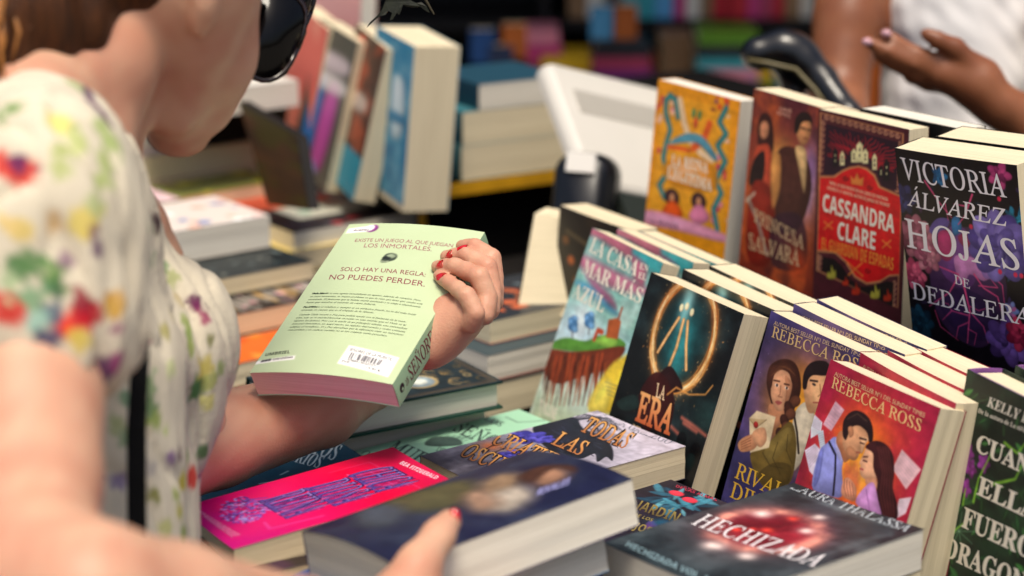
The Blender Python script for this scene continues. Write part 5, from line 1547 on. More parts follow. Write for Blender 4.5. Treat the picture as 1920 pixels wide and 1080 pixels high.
# ------------------------------------------------------------------ bodies: smooth unions on a voxel field, one continuous skin
class Field:
    def __init__(s, lo, hi, step):
        s.lo, s.step = np.asarray(lo, float), step
        s.n = np.ceil((np.asarray(hi) - s.lo) / step).astype(int) + 1
        s.d = np.full(s.n, 0.05, np.float32)
    def _box(s, lo, hi, pad):
        i0 = np.clip(np.floor((lo - pad - s.lo) / s.step).astype(int), 0, s.n - 1)
        i1 = np.clip(np.ceil((hi + pad - s.lo) / s.step).astype(int) + 1, 1, s.n)
        ax = [s.lo[k] + s.step * np.arange(i0[k], i1[k]) for k in range(3)]
        sl = tuple(slice(i0[k], i1[k]) for k in range(3))
        G = np.stack(np.meshgrid(*ax, indexing='ij'), -1).astype(np.float32)
        return sl, G
    @staticmethod
    def smin(a, b, k):
        h = np.clip(.5 + .5 * (b - a) / k, 0, 1)
        return b * (1 - h) + a * h - k * h * (1 - h)
    def _put(s, sl, d, k, sub=False):
        if min(d.shape) == 0: return
        if sub:
            s.d[sl] = -s.smin(-s.d[sl], d, k)
        else:
            s.d[sl] = s.smin(s.d[sl], d, k)
    def cap(s, pts, rads, k=.012, sub=False):
        """chain of round cones in metres"""
        pts = np.asarray(pts, float); rads = np.broadcast_to(np.asarray(rads, float), (len(pts),))
        r = rads.max()
        sl, G = s._box(pts.min(0) - r, pts.max(0) + r, k * 1.5 + .02)
        d = None
        for i in range(len(pts) - 1):
            a, b = pts[i].astype(np.float32), pts[i + 1].astype(np.float32)
            e = b - a
            t = np.clip(((G - a) @ e) / (e @ e + 1e-12), 0, 1)
            q = np.linalg.norm(G - a - t[..., None] * e, axis=-1) - (rads[i] + t * (rads[i + 1] - rads[i]))
            d = q if d is None else s.smin(d, q, min(r * .35, .01))
        s._put(sl, d.astype(np.float32), k, sub)
    def ell(s, c, rad, k=.02, R=None, sub=False):
        c = np.asarray(c, float); rad = np.asarray(rad, float)
        m_ = rad.max()
        sl, G = s._box(c - m_, c + m_, k * 1.5 + .02)
        q = (G - c.astype(np.float32))
        if R is not None:
            q = q @ np.asarray(R, np.float32)
        k0 = np.linalg.norm(q / rad, axis=-1); k1 = np.linalg.norm(q / (rad * rad), axis=-1)
        d = k0 * (k0 - 1) / (k1 + 1e-9)
        s._put(sl, d.astype(np.float32), k, sub)
    def mesh(s):
        """surface nets"""
        D = s.d; ins = D < 0
        nx, ny, nz = D.shape
        corners = [(i, j, k) for i in (0, 1) for j in (0, 1) for k in (0, 1)]
        def cs(A, c):
            return A[c[0]:nx - 1 + c[0], c[1]:ny - 1 + c[1], c[2]:nz - 1 + c[2]]
        cnt = sum(cs(ins, c).astype(np.int8) for c in corners)
        act = (cnt > 0) & (cnt < 8)
        idx = -np.ones(act.shape, np.int64)
        A = np.argwhere(act)
        idx[act] = np.arange(len(A))
        pos = np.zeros((len(A), 3)); w_ = np.zeros(len(A))
        for a in corners:
            for ax in range(3):
                if a[ax] == 0:
                    b = list(a); b[ax] = 1
                    da = D[A[:, 0] + a[0], A[:, 1] + a[1], A[:, 2] + a[2]]
                    db = D[A[:, 0] + b[0], A[:, 1] + b[1], A[:, 2] + b[2]]
                    cr = (da < 0) != (db < 0)
                    t = np.where(cr, da / (da - db + 1e-12), 0)
                    p = np.array(a, float)[None] + t[:, None] * np.eye(3)[ax]
                    pos[cr] += p[cr]; w_[cr] += 1
        V = (A + pos / w_[:, None]) * s.step + s.lo
        F = []
        for ax in range(3):
            o1, o2 = (ax + 1) % 3, (ax + 2) % 3
            sl0 = [slice(None)] * 3; sl1 = [slice(None)] * 3
            sl0[ax] = slice(0, -1); sl1[ax] = slice(1, None)
            a, b = ins[tuple(sl0)], ins[tuple(sl1)]
            E_ = np.argwhere(a != b)
            E_ = E_[(E_[:, o1] > 0) & (E_[:, o2] > 0) & (E_[:, o1] < D.shape[o1] - 1) & (E_[:, o2] < D.shape[o2] - 1)]
            flip = a[E_[:, 0], E_[:, 1], E_[:, 2]]
            def g(d1, d2):
                q = E_.copy(); q[:, o1] -= d1; q[:, o2] -= d2
                return idx[q[:, 0], q[:, 1], q[:, 2]]
            q = np.stack([g(1, 1), g(0, 1), g(0, 0), g(1, 0)], 1)
            q[~flip] = q[~flip][:, ::-1]
            F.append(q)
        F = np.concatenate(F)
        F = F[(F >= 0).all(1)]
        # a little Laplacian smoothing to lose the voxel steps
        e = np.concatenate([F[:, [0, 1]], F[:, [1, 2]], F[:, [2, 3]], F[:, [3, 0]]])
        for f in (.5, -.52, .5, -.52, .5):
            acc = np.zeros_like(V); n = np.zeros(len(V))
            for k in range(3):
                acc[:, k] = np.bincount(e[:, 0], V[e[:, 1], k], len(V)) + np.bincount(e[:, 1], V[e[:, 0], k], len(V))
            n = np.bincount(e[:, 0], minlength=len(V)) + np.bincount(e[:, 1], minlength=len(V))
            V = V + f * (acc / np.maximum(n, 1)[:, None] - V)
        return V, F

def normals(V, F):
    n = np.cross(V[F[:, 2]] - V[F[:, 0]], V[F[:, 3]] - V[F[:, 1]])
    N = np.zeros_like(V)
    for k in range(4):
        for j in range(3):
            N[:, j] += np.bincount(F[:, k], n[:, j], len(V))
    return N / (np.linalg.norm(N, axis=1, keepdims=True) + 1e-12)

def to_px(V):
    d = V - CAM; z = d @ FW
    return np.stack([960 + FPX * (d @ RT) / z, 540 - FPX * (d @ UP) / z], 1), z

def sm(x, a, b):
    t = np.clip((x - a) / (b - a), 0, 1)
    return t * t * (3 - 2 * t)

def n3(V, scale, seed):
    """cheap smooth 3-D noise from a few sine products"""
    rg = np.random.default_rng(seed)
    out = np.zeros(len(V))
    for k in range(6):
        w_ = rg.normal(size=3) * scale; ph = rg.uniform(0, 6.28)
        out += np.sin(V @ w_ + ph)
    return out / 6

SKIN = attr_mat('skin', .46, .4, bump=.25, bscale=420, sss=.22)
SKIN2 = attr_mat('skin_brown', .42, .4, bump=.12, bscale=700, sss=.2)

def skin_cols(V, base, ruddy, k=.5, seed=3):
    f = np.clip(.5 + .9 * n3(V, 55, seed) + .25 * n3(V, 220, seed + 1), 0, 1)[:, None] * k
    return lin(base) * (1 - f) + lin(ruddy) * f

# ------------------------------------------------------------------ the reader
GR = rotm(*GREEN[3:]); GO = np.array(GREEN[:3])
def G_(px, py, h):
    """point h mm above the plane of the green cover, seen at a pixel"""
    d = FW + RT * (px - 960) / FPX + UP * (540 - py) / FPX
    t = ((GO + GR[:, 2] * h / 1000 - CAM) @ GR[:, 2]) / (d @ GR[:, 2])
    return CAM + d * t
def zg(x, y): return (620 + x / 3.0, 400 + y / 3.0)
woman = empty('person', m4(np.eye(3), (-.28, 1.6, 0)), 'woman shopper in a floral dress and sunglasses reading the pale green book', 'person')
def local(V): return V - np.array([-.28, 1.6, 0])

hand = Field((-.42, 1.80, .83), (.03, 2.30, 1.12), .002)
elb, fore, wri = P(402, 826, 2.00), P(600, 765, 2.10), P(776, 656, 2.19)
hand.cap([P(300, 870, 1.93), elb, fore, P(695, 712, 2.15), wri], [.040, .0445, .0385, .0290, .0235], .03)
palm = [G_(*zg(535, 750), -32), G_(*zg(665, 612), -26), G_(*zg(772, 556), -16)]
hand.cap(palm, [.021, .025, .019], .02)
hand.cap([G_(*zg(600, 670), -30), G_(*zg(845, 492), -22), G_(*zg(900, 410), -22)], [.021, .017, .012], .016)
hand.cap([G_(*zg(575, 715), -30), G_(*zg(750, 585), -9)], [.019, .0125], .018)
fingers = [
    [(*zg(738, 184), 6.5), (*zg(812, 186), 11), (*zg(905, 250), 6), (*zg(920, 360), -8), (*zg(915, 500), -20)],
    [(*zg(650, 243), 6.5), (*zg(760, 232), 13), (*zg(880, 300), 9), (*zg(905, 420), -6), (*zg(893, 540), -16)],
    [(*zg(600, 300), 6.5), (*zg(700, 297), 14), (*zg(836, 355), 14), (*zg(880, 470), -2), (*zg(862, 570), -12)],
    [(*zg(607, 352), 6), (*zg(668, 390), 11), (*zg(765, 462), 15), (*zg(815, 560), 2), (*zg(790, 620), -10)]]
frad = [(.0066, .0078, .0092, .0090, .0105), (.0067, .0080, .0096, .0094, .0110), (.0067, .0082, .0096, .0094, .0110), (.0060, .0072, .0086, .0088, .0105)]
for fp, fr in zip(fingers, frad):
    pts = np.array([G_(*q) for q in fp])
    p2, r2 = [], []
    for i in range(len(pts) - 1):
        p2 += [pts[i], pts[i] * .5 + pts[i + 1] * .5]; r2 += [fr[i] * .95, (fr[i] + fr[i + 1]) * .5 * .95]
    p2.append(pts[-1]); r2.append(fr[-1] * .95)
    hand.cap(p2, r2, .0018)
# thumb behind the book, along the hidden front cover
hand.cap([G_(*zg(610, 690), -32), G_(*zg(670, 540), -44), G_(*zg(640, 430), -43), G_(*zg(590, 380), -41)], [.019, .014, .011, .009], .012)
HV, HF = hand.mesh()
del hand

bf = Field((-.62, 1.02, .62), (.02, 2.02, 1.74), .0045)
def cap(q, r, k=.02): bf.cap([P(*p) for p in q], [x / 1000 for x in r], k)
# skull, face, jaw, chin
bf.ell(P(330, -95, 1.735), (.074, .092, .098), .02)
bf.ell(P(398, 40, 1.79), (.038, .052, .068), .02)
cap([(392, 110, 1.785), (372, 190, 1.815), (345, 236, 1.835)], [36, 29, 23], .02)
cap([(352, 80, 1.735), (318, 190, 1.765), (318, 236, 1.815)], [34, 27, 21], .02)
cap([(330, 248, 1.82), (352, 252, 1.842)], [17.5, 16], .012)
cap([(378, 228, 1.852), (386, 242, 1.858)], [10, 8.5], .008)
cap([(392, 206, 1.858), (399, 218, 1.864)], [10.5, 7.5], .006)
cap([(428, 140, 1.855), (436, 160, 1.87)], [15, 10], .012)
bf.ell(P(374, 30, 1.672), (.0085, .012, .018), .005)      # ear lobe
bf.ell(P(384, -20, 1.662), (.013, .016, .030), .006)
# neck and shoulders
cap([(235, 0, 1.72), (178, 130, 1.69), (122, 290, 1.68)], [49, 47, 50], .008)
cap([(205, 60, 1.70), (60, 195, 1.62)], [36, 38], .02)
cap([(285, 150, 1.735), (218, 285, 1.745)], [18, 15], .008)      # neck cord under the jaw
cap([(40, 225, 1.60), (100, 300, 1.66), (150, 400, 1.69)], [50, 50, 34], .03)
cap([(70, 400, 1.68), (90, 700, 1.69), (90, 1150, 1.68)], [66, 72, 74], .03)
cap([(222, 340, 1.755), (262, 420, 1.775), (298, 490, 1.80)], [21, 22, 22], .03)
# right arm: shoulder, upper arm, elbow, forearm, hand on the low books
cap([(40, 500, 1.485), (52, 660, 1.44), (50, 900, 1.375), (60, 1090, 1.30)], [56, 54, 47, 40], .03)
cap([(60, 1090, 1.30), (170, 1120, 1.28), (330, 1150, 1.33), (560, 1180, 1.44), (700, 1190, 1.53)], [42, 45, 43, 34, 27], .03)
cap([(690, 1180, 1.535), (760, 1160, 1.575), (850, 1165, 1.60)], [26, 28, 24], .03)
cap([(735, 1135, 1.56), (785, 1060, 1.585), (822, 1005, 1.615), (842, 978, 1.632)], [20, 16.5, 12.5, 10], .015)    # thumb on the cover
for k, (x, y) in enumerate(((900, 1195), (960, 1180), (1010, 1160), (1050, 1145))):                    # fingers under the books
    cap([(830 + 10 * k, 1170, 1.60 + .006 * k), (x, y, 1.63 + .02 * k), (x + 40, y - 12, 1.69 + .02 * k)], [13, 10.5, 9], .006)
# left upper arm meeting the reading forearm inside the sleeve
bf.cap([P(280, 560, 1.93), P(300, 760, 1.94), P(372, 838, 1.985)], [.048, .046, .041], .03)
BV, BF = bf.mesh()
del bf
allv = np.concatenate([BV, HV])
allf = np.concatenate([BF, HF + len(BV)])
col = skin_cols(allv, '#d2a488', '#b9735c', .55)
# warmer knuckles and finger joints
for fp in fingers:
    for j in (1, 2, 3):
        p = G_(*fp[j]); dd = np.linalg.norm(allv - p, axis=1)
        m_ = (.28 * np.exp(-(dd / .008) ** 2))[:, None]
        col = col * (1 - m_) + lin('#c86a58') * m_
lp = np.exp(-(np.linalg.norm(allv - P(398, 222, 1.86), axis=1) / .009) ** 2)[:, None] * .5
col = col * (1 - lp) + lin('#b0554e') * lp
mesh_obj('body', local(allv), allf, col, SKIN, woman, True)
# painted nails
NAIL = mat('red_nail_varnish', '#cc0c16', .15, .6, coat=.8)
NV = normals(HV, HF)
for (nx_, ny_), (tx, ty), wd in ((zg(742, 174), zg(722, 176), 5.0), (zg(655, 230), zg(632, 236), 5.2), (zg(605, 290), zg(578, 292), 5.6), (zg(612, 340), zg(590, 336), 4.6)):
    pxs, zz = to_px(HV)
    near = np.hypot(pxs[:, 0] - nx_, pxs[:, 1] - ny_) < 4
    cand = np.where(near)[0]
    j = cand[np.argmin(zz[cand])]
    p, nn = HV[j], NV[j]
    ax = G_(tx, ty, 7) - G_(nx_, ny_, 7); ax -= nn * (ax @ nn); ax /= np.linalg.norm(ax)
    bx = np.cross(nn, ax)
    mb = MB(); vs = []; fs = []
    nu, nv = 7, 7
    L = .0100; W = wd / 1000 * 1.02
    for iu in range(nu):
        u = iu / (nu - 1) * 2 - 1
        hw = W * (1 - .30 * max(u, 0) ** 2.5 - .25 * max(-u, 0) ** 3)
        for iv in range(nv):
            v = iv / (nv - 1) * 2 - 1
            vs.append(p + ax * (u * L * .52 + .0012) + bx * v * hw * .98 + nn * (.0011 - .0030 * v * v * (W / .005) - .0012 * max(u, 0) ** 2))
    for iu in range(nu - 1):
        for iv in range(nv - 1):
            a = iu * nv + iv
            fs.append((a, a + nv, a + nv + 1, a + 1))
    vs2 = [q - nn * .0012 for q in vs]
    n_ = len(vs)
    fs2 = [tuple(i + n_ for i in f[::-1]) for f in fs]
    rim = [iu * nv for iu in range(nu)] + [(nu - 1) * nv + iv for iv in range(1, nv)] + [iu * nv + nv - 1 for iu in range(nu - 2, -1, -1)] + [iv for iv in range(nv - 2, 0, -1)]
    fr = [(rim[k], rim[(k + 1) % len(rim)], rim[(k + 1) % len(rim)] + n_, rim[k] + n_) for k in range(len(rim))]
    mb.add(local(np.array(vs + vs2)), fs + fs2 + fr, '#b80d18')
    mb.obj('fingernail', NAIL, woman, True)
# nail of the near thumb
mb = MB()
pn = P(852, 970, 1.624)
th = np.linspace(0, 2 * pi, 13)[:-1]
mb.add(local(np.array([pn + RT * .0042 * np.cos(a) + UP * .0065 * np.sin(a) + FW * .002 * np.cos(a) ** 2 for a in th] + [pn + FW * .004 + RT * .0042 * np.cos(a) + UP * .0065 * np.sin(a) for a in th])), [tuple(range(12))[::-1]] + [(k, (k + 1) % 12, 12 + (k + 1) % 12, 12 + k) for k in range(12)], '#b80d18')
mb.obj('fingernail', NAIL, woman, True)

# dress
df = Field((-.66, 1.10, .60), (-.06, 2.06, 1.56), .0045)
def dcap(q, r, k=.03, sub=False): df.cap([P(*p) for p in q], [x / 1000 for x in r], k, sub)
df.ell(P(82, 440, 1.455), (.070, .080, .102), .03)
df.ell(P(70, 300, 1.53), (.068, .07, .062), .04)
dcap([(60, 255, 1.60), (130, 330, 1.65), (180, 420, 1.68)], [48, 52, 36], .04)
dcap([(150, 600, 1.46), (215, 640, 1.50), (245, 610, 1.53)], [20, 17, 15], .03)
dcap([(20, 600, 1.43), (90, 625, 1.435), (160, 625, 1.455)], [50, 52, 38], .03)
dcap([(66, 470, 1.69), (116, 700, 1.70), (120, 1180, 1.68)], [88, 98, 98], .05)
df.ell(P(318, 655, 1.81), (.057, .075, .078), .035)
dcap([(250, 560, 1.79), (312, 585, 1.82)], [38, 34], .04)
dcap([(244, 325, 1.735), (282, 420, 1.765), (285, 520, 1.78)], [12, 11.5, 20], .02)
dcap([(300, 800, 1.80), (290, 900, 1.78), (270, 1100, 1.76)], [44, 36, 44], .03)
dcap([(352, 800, 1.83), (352, 900, 1.82), (345, 1020, 1.81)], [10, 9, 8.5], .012)      # hanging tie
# sleeve mouth, cut where the upper arm comes out
dcap([(28, 826, 1.405), (45, 960, 1.37)], [62, 60], .006, True)
# the open neck
DV, DF = df.mesh()
del df
N = normals(DV, DF)
# gathers and creases of thin cotton
rad_c = P(84, 640, 1.46)
vv = DV - rad_c
ang = np.arctan2(vv @ FW, vv @ RT)
near = np.exp(-(np.linalg.norm(vv, axis=1) / .10) ** 2)
DV = DV + N * (.0035 * near * np.sin(ang * 17 + 2 * n3(DV, 20, 8)))[:, None]
crease = n3(DV * np.array([1, 1, .45]), 70, 5)
DV = DV + N * (.0030 * crease - .0050 * np.exp(-(crease / .10) ** 2) + .0014 * n3(DV * np.array([1, 1, .3]), 170, 6))[:, None]
# printed flowers, scattered in space on the cloth
pxs, zz = to_px(DV)
front_ = (N @ FW) < 0
Cd = np.broadcast_to(lin('#d6ccb6'), DV.shape).copy()
motifs = [(10, 300, '#c8281e', 9), (45, 330, '#d03020', 11), (28, 300, '#5a2a5a', 7), (15, 585, '#c8201c', 14), (150, 605, '#cc1f1c', 13), (172, 590, '#b01828', 12), (160, 560, '#8a1c30', 9), (125, 615, '#d83a20', 8), (205, 690, '#5a1e5a', 12), (230, 680, '#b05a88', 8), (190, 470, '#5a3060', 7), (172, 435, '#6a3060', 6), (122, 490, '#8a6a80', 7),
          (130, 230, '#a8b070', 9), (150, 260, '#b4bc7c', 9), (125, 280, '#a8b26c', 8), (115, 310, '#b0b878', 8), (195, 230, '#98a868', 9), (215, 260, '#9aaa6a', 10), (205, 300, '#a4b070', 9), (195, 345, '#a8b474', 9), (185, 380, '#b0ba80', 8), (20, 200, '#6a8a4a', 7), (105, 225, '#d8cc7a', 9),
          (40, 430, '#d8c070', 9), (10, 425, '#e0c480', 7), (158, 425, '#d8c468', 11), (105, 425, '#c8a878', 8), (35, 510, '#4f7a4a', 11), (60, 500, '#5c8450', 10), (95, 520, '#68904a', 9), (110, 545, '#3f6a42', 8), (60, 560, '#7aa07a', 11), (95, 590, '#5a6a7a', 9), (20, 520, '#a8b890', 9), (70, 600, '#98c0b0', 9),
          (220, 575, '#c89a3a', 10), (235, 560, '#c8a060', 8), (150, 640, '#c8b458', 9), (95, 640, '#3f3a60', 8), (225, 620, '#8a4a6a', 6), (270, 640, '#8a3a60', 5),
          (296, 415, '#3a0f28', 8), (303, 430, '#2c0a1e', 7), (288, 490, '#6a8a60', 9), (310, 500, '#7a9a68', 9), (330, 520, '#a8ac78', 8), (370, 555, '#5a1e4a', 7), (378, 575, '#6a2450', 7), (390, 595, '#a0506a', 6), (355, 600, '#9aa860', 8), (362, 630, '#8a9c58', 9), (365, 650, '#98a45c', 8), (400, 640, '#7a7a48', 6), (345, 560, '#c8b890', 7), (330, 590, '#d0c4a0', 7), (318, 620, '#b0a868', 7),
          (375, 735, '#3f7a3c', 13), (390, 690, '#d0c064', 12), (402, 720, '#b8bc70', 9), (420, 690, '#98a868', 8), (392, 760, '#d4cc80', 9), (330, 690, '#c8cc98', 8), (285, 720, '#88a070', 10), (290, 770, '#6a8a58', 9), (300, 790, '#98a858', 8), (240, 750, '#7a9a78', 8), (245, 820, '#8aa07a', 9), (230, 900, '#8a7a98', 8), (225, 800, '#a8b080', 8),
          (330, 860, '#8a6a90', 7), (345, 850, '#5a2a4a', 6), (350, 910, '#c8b84a', 8), (345, 960, '#b8b048', 8), (352, 1000, '#8aa04a', 8), (300, 930, '#8a8a48', 7), (335, 930, '#9aa850', 7), (320, 990, '#c0c080', 7), (290, 880, '#b0a8a0', 8)]
rgm = np.random.default_rng(4)
wob = 1 + .45 * n3(DV, 330, 15) + .35 * n3(DV, 700, 16)
def lin2hex(l):
    l = np.clip(l, 0, 1); s_ = np.where(l <= .0031308, l * 12.92, 1.055 * l ** (1 / 2.4) - .055)
    return '#%02x%02x%02x' % tuple(int(round(v * 255)) for v in s_)
def dab(p, c, r):
    global Cd
    d = np.linalg.norm(DV - p, axis=1) / (r / 1000)
    m_ = (.92 * (1 - sm(d * wob, .75, 1.15)))[:, None]
    Cd = Cd * (1 - m_) + lin(c) * m_
fr_i = np.where(front_)[0]
used = []
for x, y, c, r in motifs:
    d2 = np.hypot(pxs[fr_i, 0] - x, pxs[fr_i, 1] - y)
    ok = fr_i[d2 < 9]
    if len(ok):
        p = DV[ok[np.argmin(zz[ok])]]
        dab(p, c, r * .92); used.append(p)
        for _ in range(4):
            q = p + rgm.normal(size=3) * .0065
            dab(q, lin2hex(lin(c) * rgm.uniform(.7, 1.5)), r * rgm.uniform(.2, .45))
used = np.array(used)
for k in range(170):     # the same print on the sides the photo does not show
    p = DV[rgm.integers(len(DV))]
    if np.linalg.norm(used - p, axis=1).min() > .045:
        dab(p, ['#c8281e', '#98a868', '#d0c064', '#5a2a5a', '#5c8450', '#b05a88'][k % 6], rgm.uniform(6, 12))
DRESS = attr_mat('printed_cotton', .85, .15, bump=.35, bscale=260)
mesh_obj('dress', local(DV), DF, Cd, DRESS, woman, True)

# hair: crown mass, tied-back lengths and loose strands over the nape
HAIR = mat('brown_hair', '#45250c', .5, .3, noise=.55, nscale=26, bump=.7, bscale=160, stretch=(9, 9, .6))
hf = Field((-.60, 1.30, 1.20), (-.10, 2.02, 1.78), .005)
def hcap(q, r, k=.02): hf.cap([P(*p) for p in q], [x / 1000 for x in r], k)
hf.ell(P(300, -150, 1.725), (.083, .100, .095), .02)
hcap([(60, -60, 1.70), (110, 10, 1.66), (120, 60, 1.64), (60, 110, 1.62)], [60, 42, 24, 12], .03)
hcap([(180, -60, 1.68), (150, 10, 1.655), (120, 40, 1.64)], [50, 26, 12], .02)
hcap([(30, -90, 1.62), (24, 20, 1.60), (10, 150, 1.58)], [50, 32, 13], .03)
hcap([(80, -40, 1.655), (72, 50, 1.635), (40, 130, 1.61)], [44, 36, 12], .03)
V, F = hf.mesh()
del hf
N = normals(V, F)
V = V + N * (.0035 * np.sin(V @ np.array([150., 60, 10]) + 3 * n3(V, 30, 2)) * .8)[:, None]
hair = mesh_obj('hair', local(V), F, None, HAIR, woman, True)
HAIRL = mat('light_brown_hair', '#9a6430', .45, .35, noise=.35, nscale=60, bump=.4, bscale=200)
rg = random.Random(17)
for nm, n_, m_, wd in (('hair_strands', 110, HAIR, .0014), ('highlight_strands', 60, HAIRL, .0013)):
    mb = MB()
    for k in range(n_):
        x0 = rg.uniform(-20, 250); y0 = rg.uniform(-60, -10); z0 = 1.575 + x0 * .0005 + rg.uniform(-.01, .01)
        x1 = x0 * rg.uniform(.35, .85) + rg.uniform(-20, 10); y1 = rg.uniform(100, 200) - max(x0, 0) * .42
        xm = (x0 + x1) / 2 + rg.uniform(-14, 20)
        mb.tube([P(x0, y0, z0) - np.array([-.28, 1.6, 0]), P(xm, (y0 + y1) / 2, z0 - .015) - np.array([-.28, 1.6, 0]), P(x1, y1, z0 - .012) - np.array([-.28, 1.6, 0])], [wd * 2, wd * 1.6, wd * .4], 5, '#4a2c18')
    for k in range(7):
        x0 = (15, 60, 105, 150, 35, 85, 130)[k] + (12 if nm[0] == 'h' and nm[1] == 'i' else 0); z0 = 1.585 + x0 * .0004
        pts = [(x0 + 6, -60), (x0, 10), (x0 * .8 - 4, 70), (x0 * .62 - 8, 158 - x0 * .55)]
        mb.tube([P(x, y, z0 + .006 * j) - np.array([-.28, 1.6, 0]) for j, (x, y) in enumerate(pts)], [.0045, .0042, .0032, .0008], 7, '#4a2c18')
    mb.obj(nm, m_, woman, True)

# sunglasses: big dark wraparound lenses with a temple arm
sg = empty('sunglasses', None); sg.parent = woman
LENS = mat('dark_lens', '#040304', .12, .25)
FRAME = mat('tortoise_frame', '#1c0c08', .2, .6, noise=.8, nscale=60)
def lens(cx, cy, z, rx, ry, tilt, turn):
    vs = []; fs = []
    for i in range(7):
        rr = i / 6
        for j in range(24):
            a = 2 * pi * j / 24
            ex = (abs(cos(a)) ** .75) * (1 if cos(a) > 0 else -1); ey = (abs(sin(a)) ** .75) * (1 if sin(a) > 0 else -1)
            x, y = rx * rr * ex, ry * rr * ey
            zc = -.012 * (1 - rr * rr)
            X = x * cos(tilt) - y * sin(tilt); Y = x * sin(tilt) + y * cos(tilt)
            vs.append(P(cx, cy, z) + (RT * cos(turn) + FW * sin(turn)) * X + UP * Y + (FW * cos(turn) - RT * sin(turn)) * (zc))
    for i in range(6):
        for j in range(24):
            fs.append((i * 24 + j, i * 24 + (j + 1) % 24, (i + 1) * 24 + (j + 1) % 24, (i + 1) * 24 + j))
    rim = [vs[6 * 24 + j] for j in range(24)]
    return np.array(vs), fs, rim
for cx, cy, z, tw in ((506, 64, 1.862, .38), (556, 4, 1.925, .8)):
    v, f, rim = lens(cx, cy, z, .0275 if tw < .6 else .018, .041 if tw < .6 else .028, -.42, tw)
    mb = MB(); mb.add(local(v), f, '#050406')
    back_ = [q - FW * 0 + (q - v.mean(0)) * .0 + FW * .0025 for q in v]
    mb.add(local(np.array(back_)), [q[::-1] for q in f], '#050406')
    ob = mb.obj('lens', LENS, sg, True)
    mb = MB(); mb.tube(local(np.array(rim + rim[:1])), .0026, 7, '#1c0c08'); mb.obj('lens_rim', FRAME, sg, True)
mb = MB(); mb.tube(local(np.array([P(492, -10, 1.845), P(440, -40, 1.765), P(385, -50, 1.70)])), [.0045, .004, .003], 8, '#1c0c08'); mb.obj('temple_arm', FRAME, sg, True)
mb = MB(); mb.tube(local(np.array([P(540, 20, 1.885), P(552, 4, 1.91)])), .003, 8, '#1c0c08'); mb.obj('bridge', FRAME, sg, True)

# the strap of her bag: a thing of its own
STRAP = mat('black_webbing', '#08080a', .8, .2, bump=.3, bscale=500)
bs = empty('shoulder_bag', m4(np.eye(3), tuple(P(255, 1180, 1.60))), 'black bag strap hanging beside the woman in the floral dress', 'bag')
o0 = P(255, 1180, 1.60)
mb = MB()
cl = [(268, 560, 1.60), (262, 690, 1.575), (256, 800, 1.565), (256, 900, 1.565), (257, 1010, 1.57), (256, 1180, 1.60)]
vs = []
for x, y, z in cl:
    for dx, dz in ((-18.5, 0), (18.5, 0), (18.5, .004), (-18.5, .004)):
        vs.append(P(x + dx * (1.0 if y > 700 else .9), y, z + dz) - o0)
fs = []
for i in range(len(cl) - 1):
    for k in range(4):
        a = i * 4 + k; b = i * 4 + (k + 1) % 4
        fs.append((a, b, b + 4, a + 4))
mb.add(vs, fs, '#08080a'); mb.obj('strap', STRAP, bs)
mb = MB()
bm_ = []
mb.box((-.14, -.05, -.30), (.10, .07, -.02), '#08080a'); ob = mb.obj('bag_body', STRAP, bs)
bv = ob.modifiers.new('bevel', 'BEVEL'); bv.width = .03; bv.segments = 3

# ------------------------------------------------------------------ the seller, blurred at the back right
so = np.array([.65, 2.95, 0])
seller = empty('person', m4(np.eye(3), tuple(so)), 'seller in a white sleeveless top gesturing with one open hand behind the rack', 'person')
sf = Field((.32, 2.45, .86), (1.02, 3.35, 1.80), .005)
def scap(q, r, k=.02): sf.cap([P(*p) for p in q], [x / 1000 for x in r], k)
scap([(1600, -330, 3.02), (1600, -100, 3.02), (1588, 40, 3.0), (1572, 170, 2.98), (1590, 260, 2.9)], [52, 50, 47, 41, 35], .03)
scap([(1780, -200, 3.06), (1790, 60, 3.05), (1800, 330, 3.05)], [110, 100, 105], .05)
scap([(1600, -330, 3.02), (1780, -330, 3.05), (1960, -330, 3.05)], [52, 60, 52], .05)
scap([(1780, -330, 3.05), (1780, -480, 3.05)], [50, 48], .03)
sf.ell(P(1770, -600, 3.0), (.075, .092, .11), .02)
scap([(1960, -330, 3.05), (2030, -60, 2.95), (2010, 250, 2.78)], [50, 46, 40], .03)
scap([(2010, 250, 2.78), (1930, 232, 2.74), (1868, 196, 2.72), (1835, 170, 2.715)], [40, 36, 28, 24], .03)
scap([(1835, 165, 2.715), (1770, 138, 2.71)], [27, 24], .02)
scap([(1840, 140, 2.71), (1800, 115, 2.71)], [22, 20], .02)
for q, r in (([(1790, 128, 2.705), (1722, 104, 2.70), (1680, 80, 2.70), (1660, 64, 2.70)], (13, 11, 9.5, 8)),
             ([(1775, 142, 2.71), (1712, 118, 2.70), (1662, 96, 2.695), (1628, 78, 2.695)], (13, 11, 9.5, 8)),
             ([(1775, 152, 2.72), (1716, 140, 2.71), (1672, 118, 2.705), (1645, 104, 2.70)], (12.5, 10.5, 9, 7.5)),
             ([(1790, 165, 2.725), (1740, 158, 2.725), (1704, 146, 2.72)], (11.5, 9.5, 7.5)),
             ([(1815, 118, 2.70), (1790, 90, 2.69), (1760, 76, 2.685), (1738, 64, 2.685)], (16, 13.5, 11, 9))):
    scap(q, r, .004)
V, F = sf.mesh()
del sf
col = skin_cols(V, '#905a3c', '#6a3822', .6, 9)
mesh_obj('body', V - so, F, col, SKIN2, seller, True)
for (x, y) in ((1662, 62), (1626, 78)):
    mb = MB(); vs = []; 
    c0_ = P(x, y, 2.686)
    mb.tube([c0_ - RT * .006 - so, c0_ - so, c0_ + RT * .006 - UP * .003 - so], [.003, .0055, .003], 8, '#c8a0a8'); mb.obj('fingernail', mat('pale_pink_nail', '#c89aa4', .25, .5), seller, True)
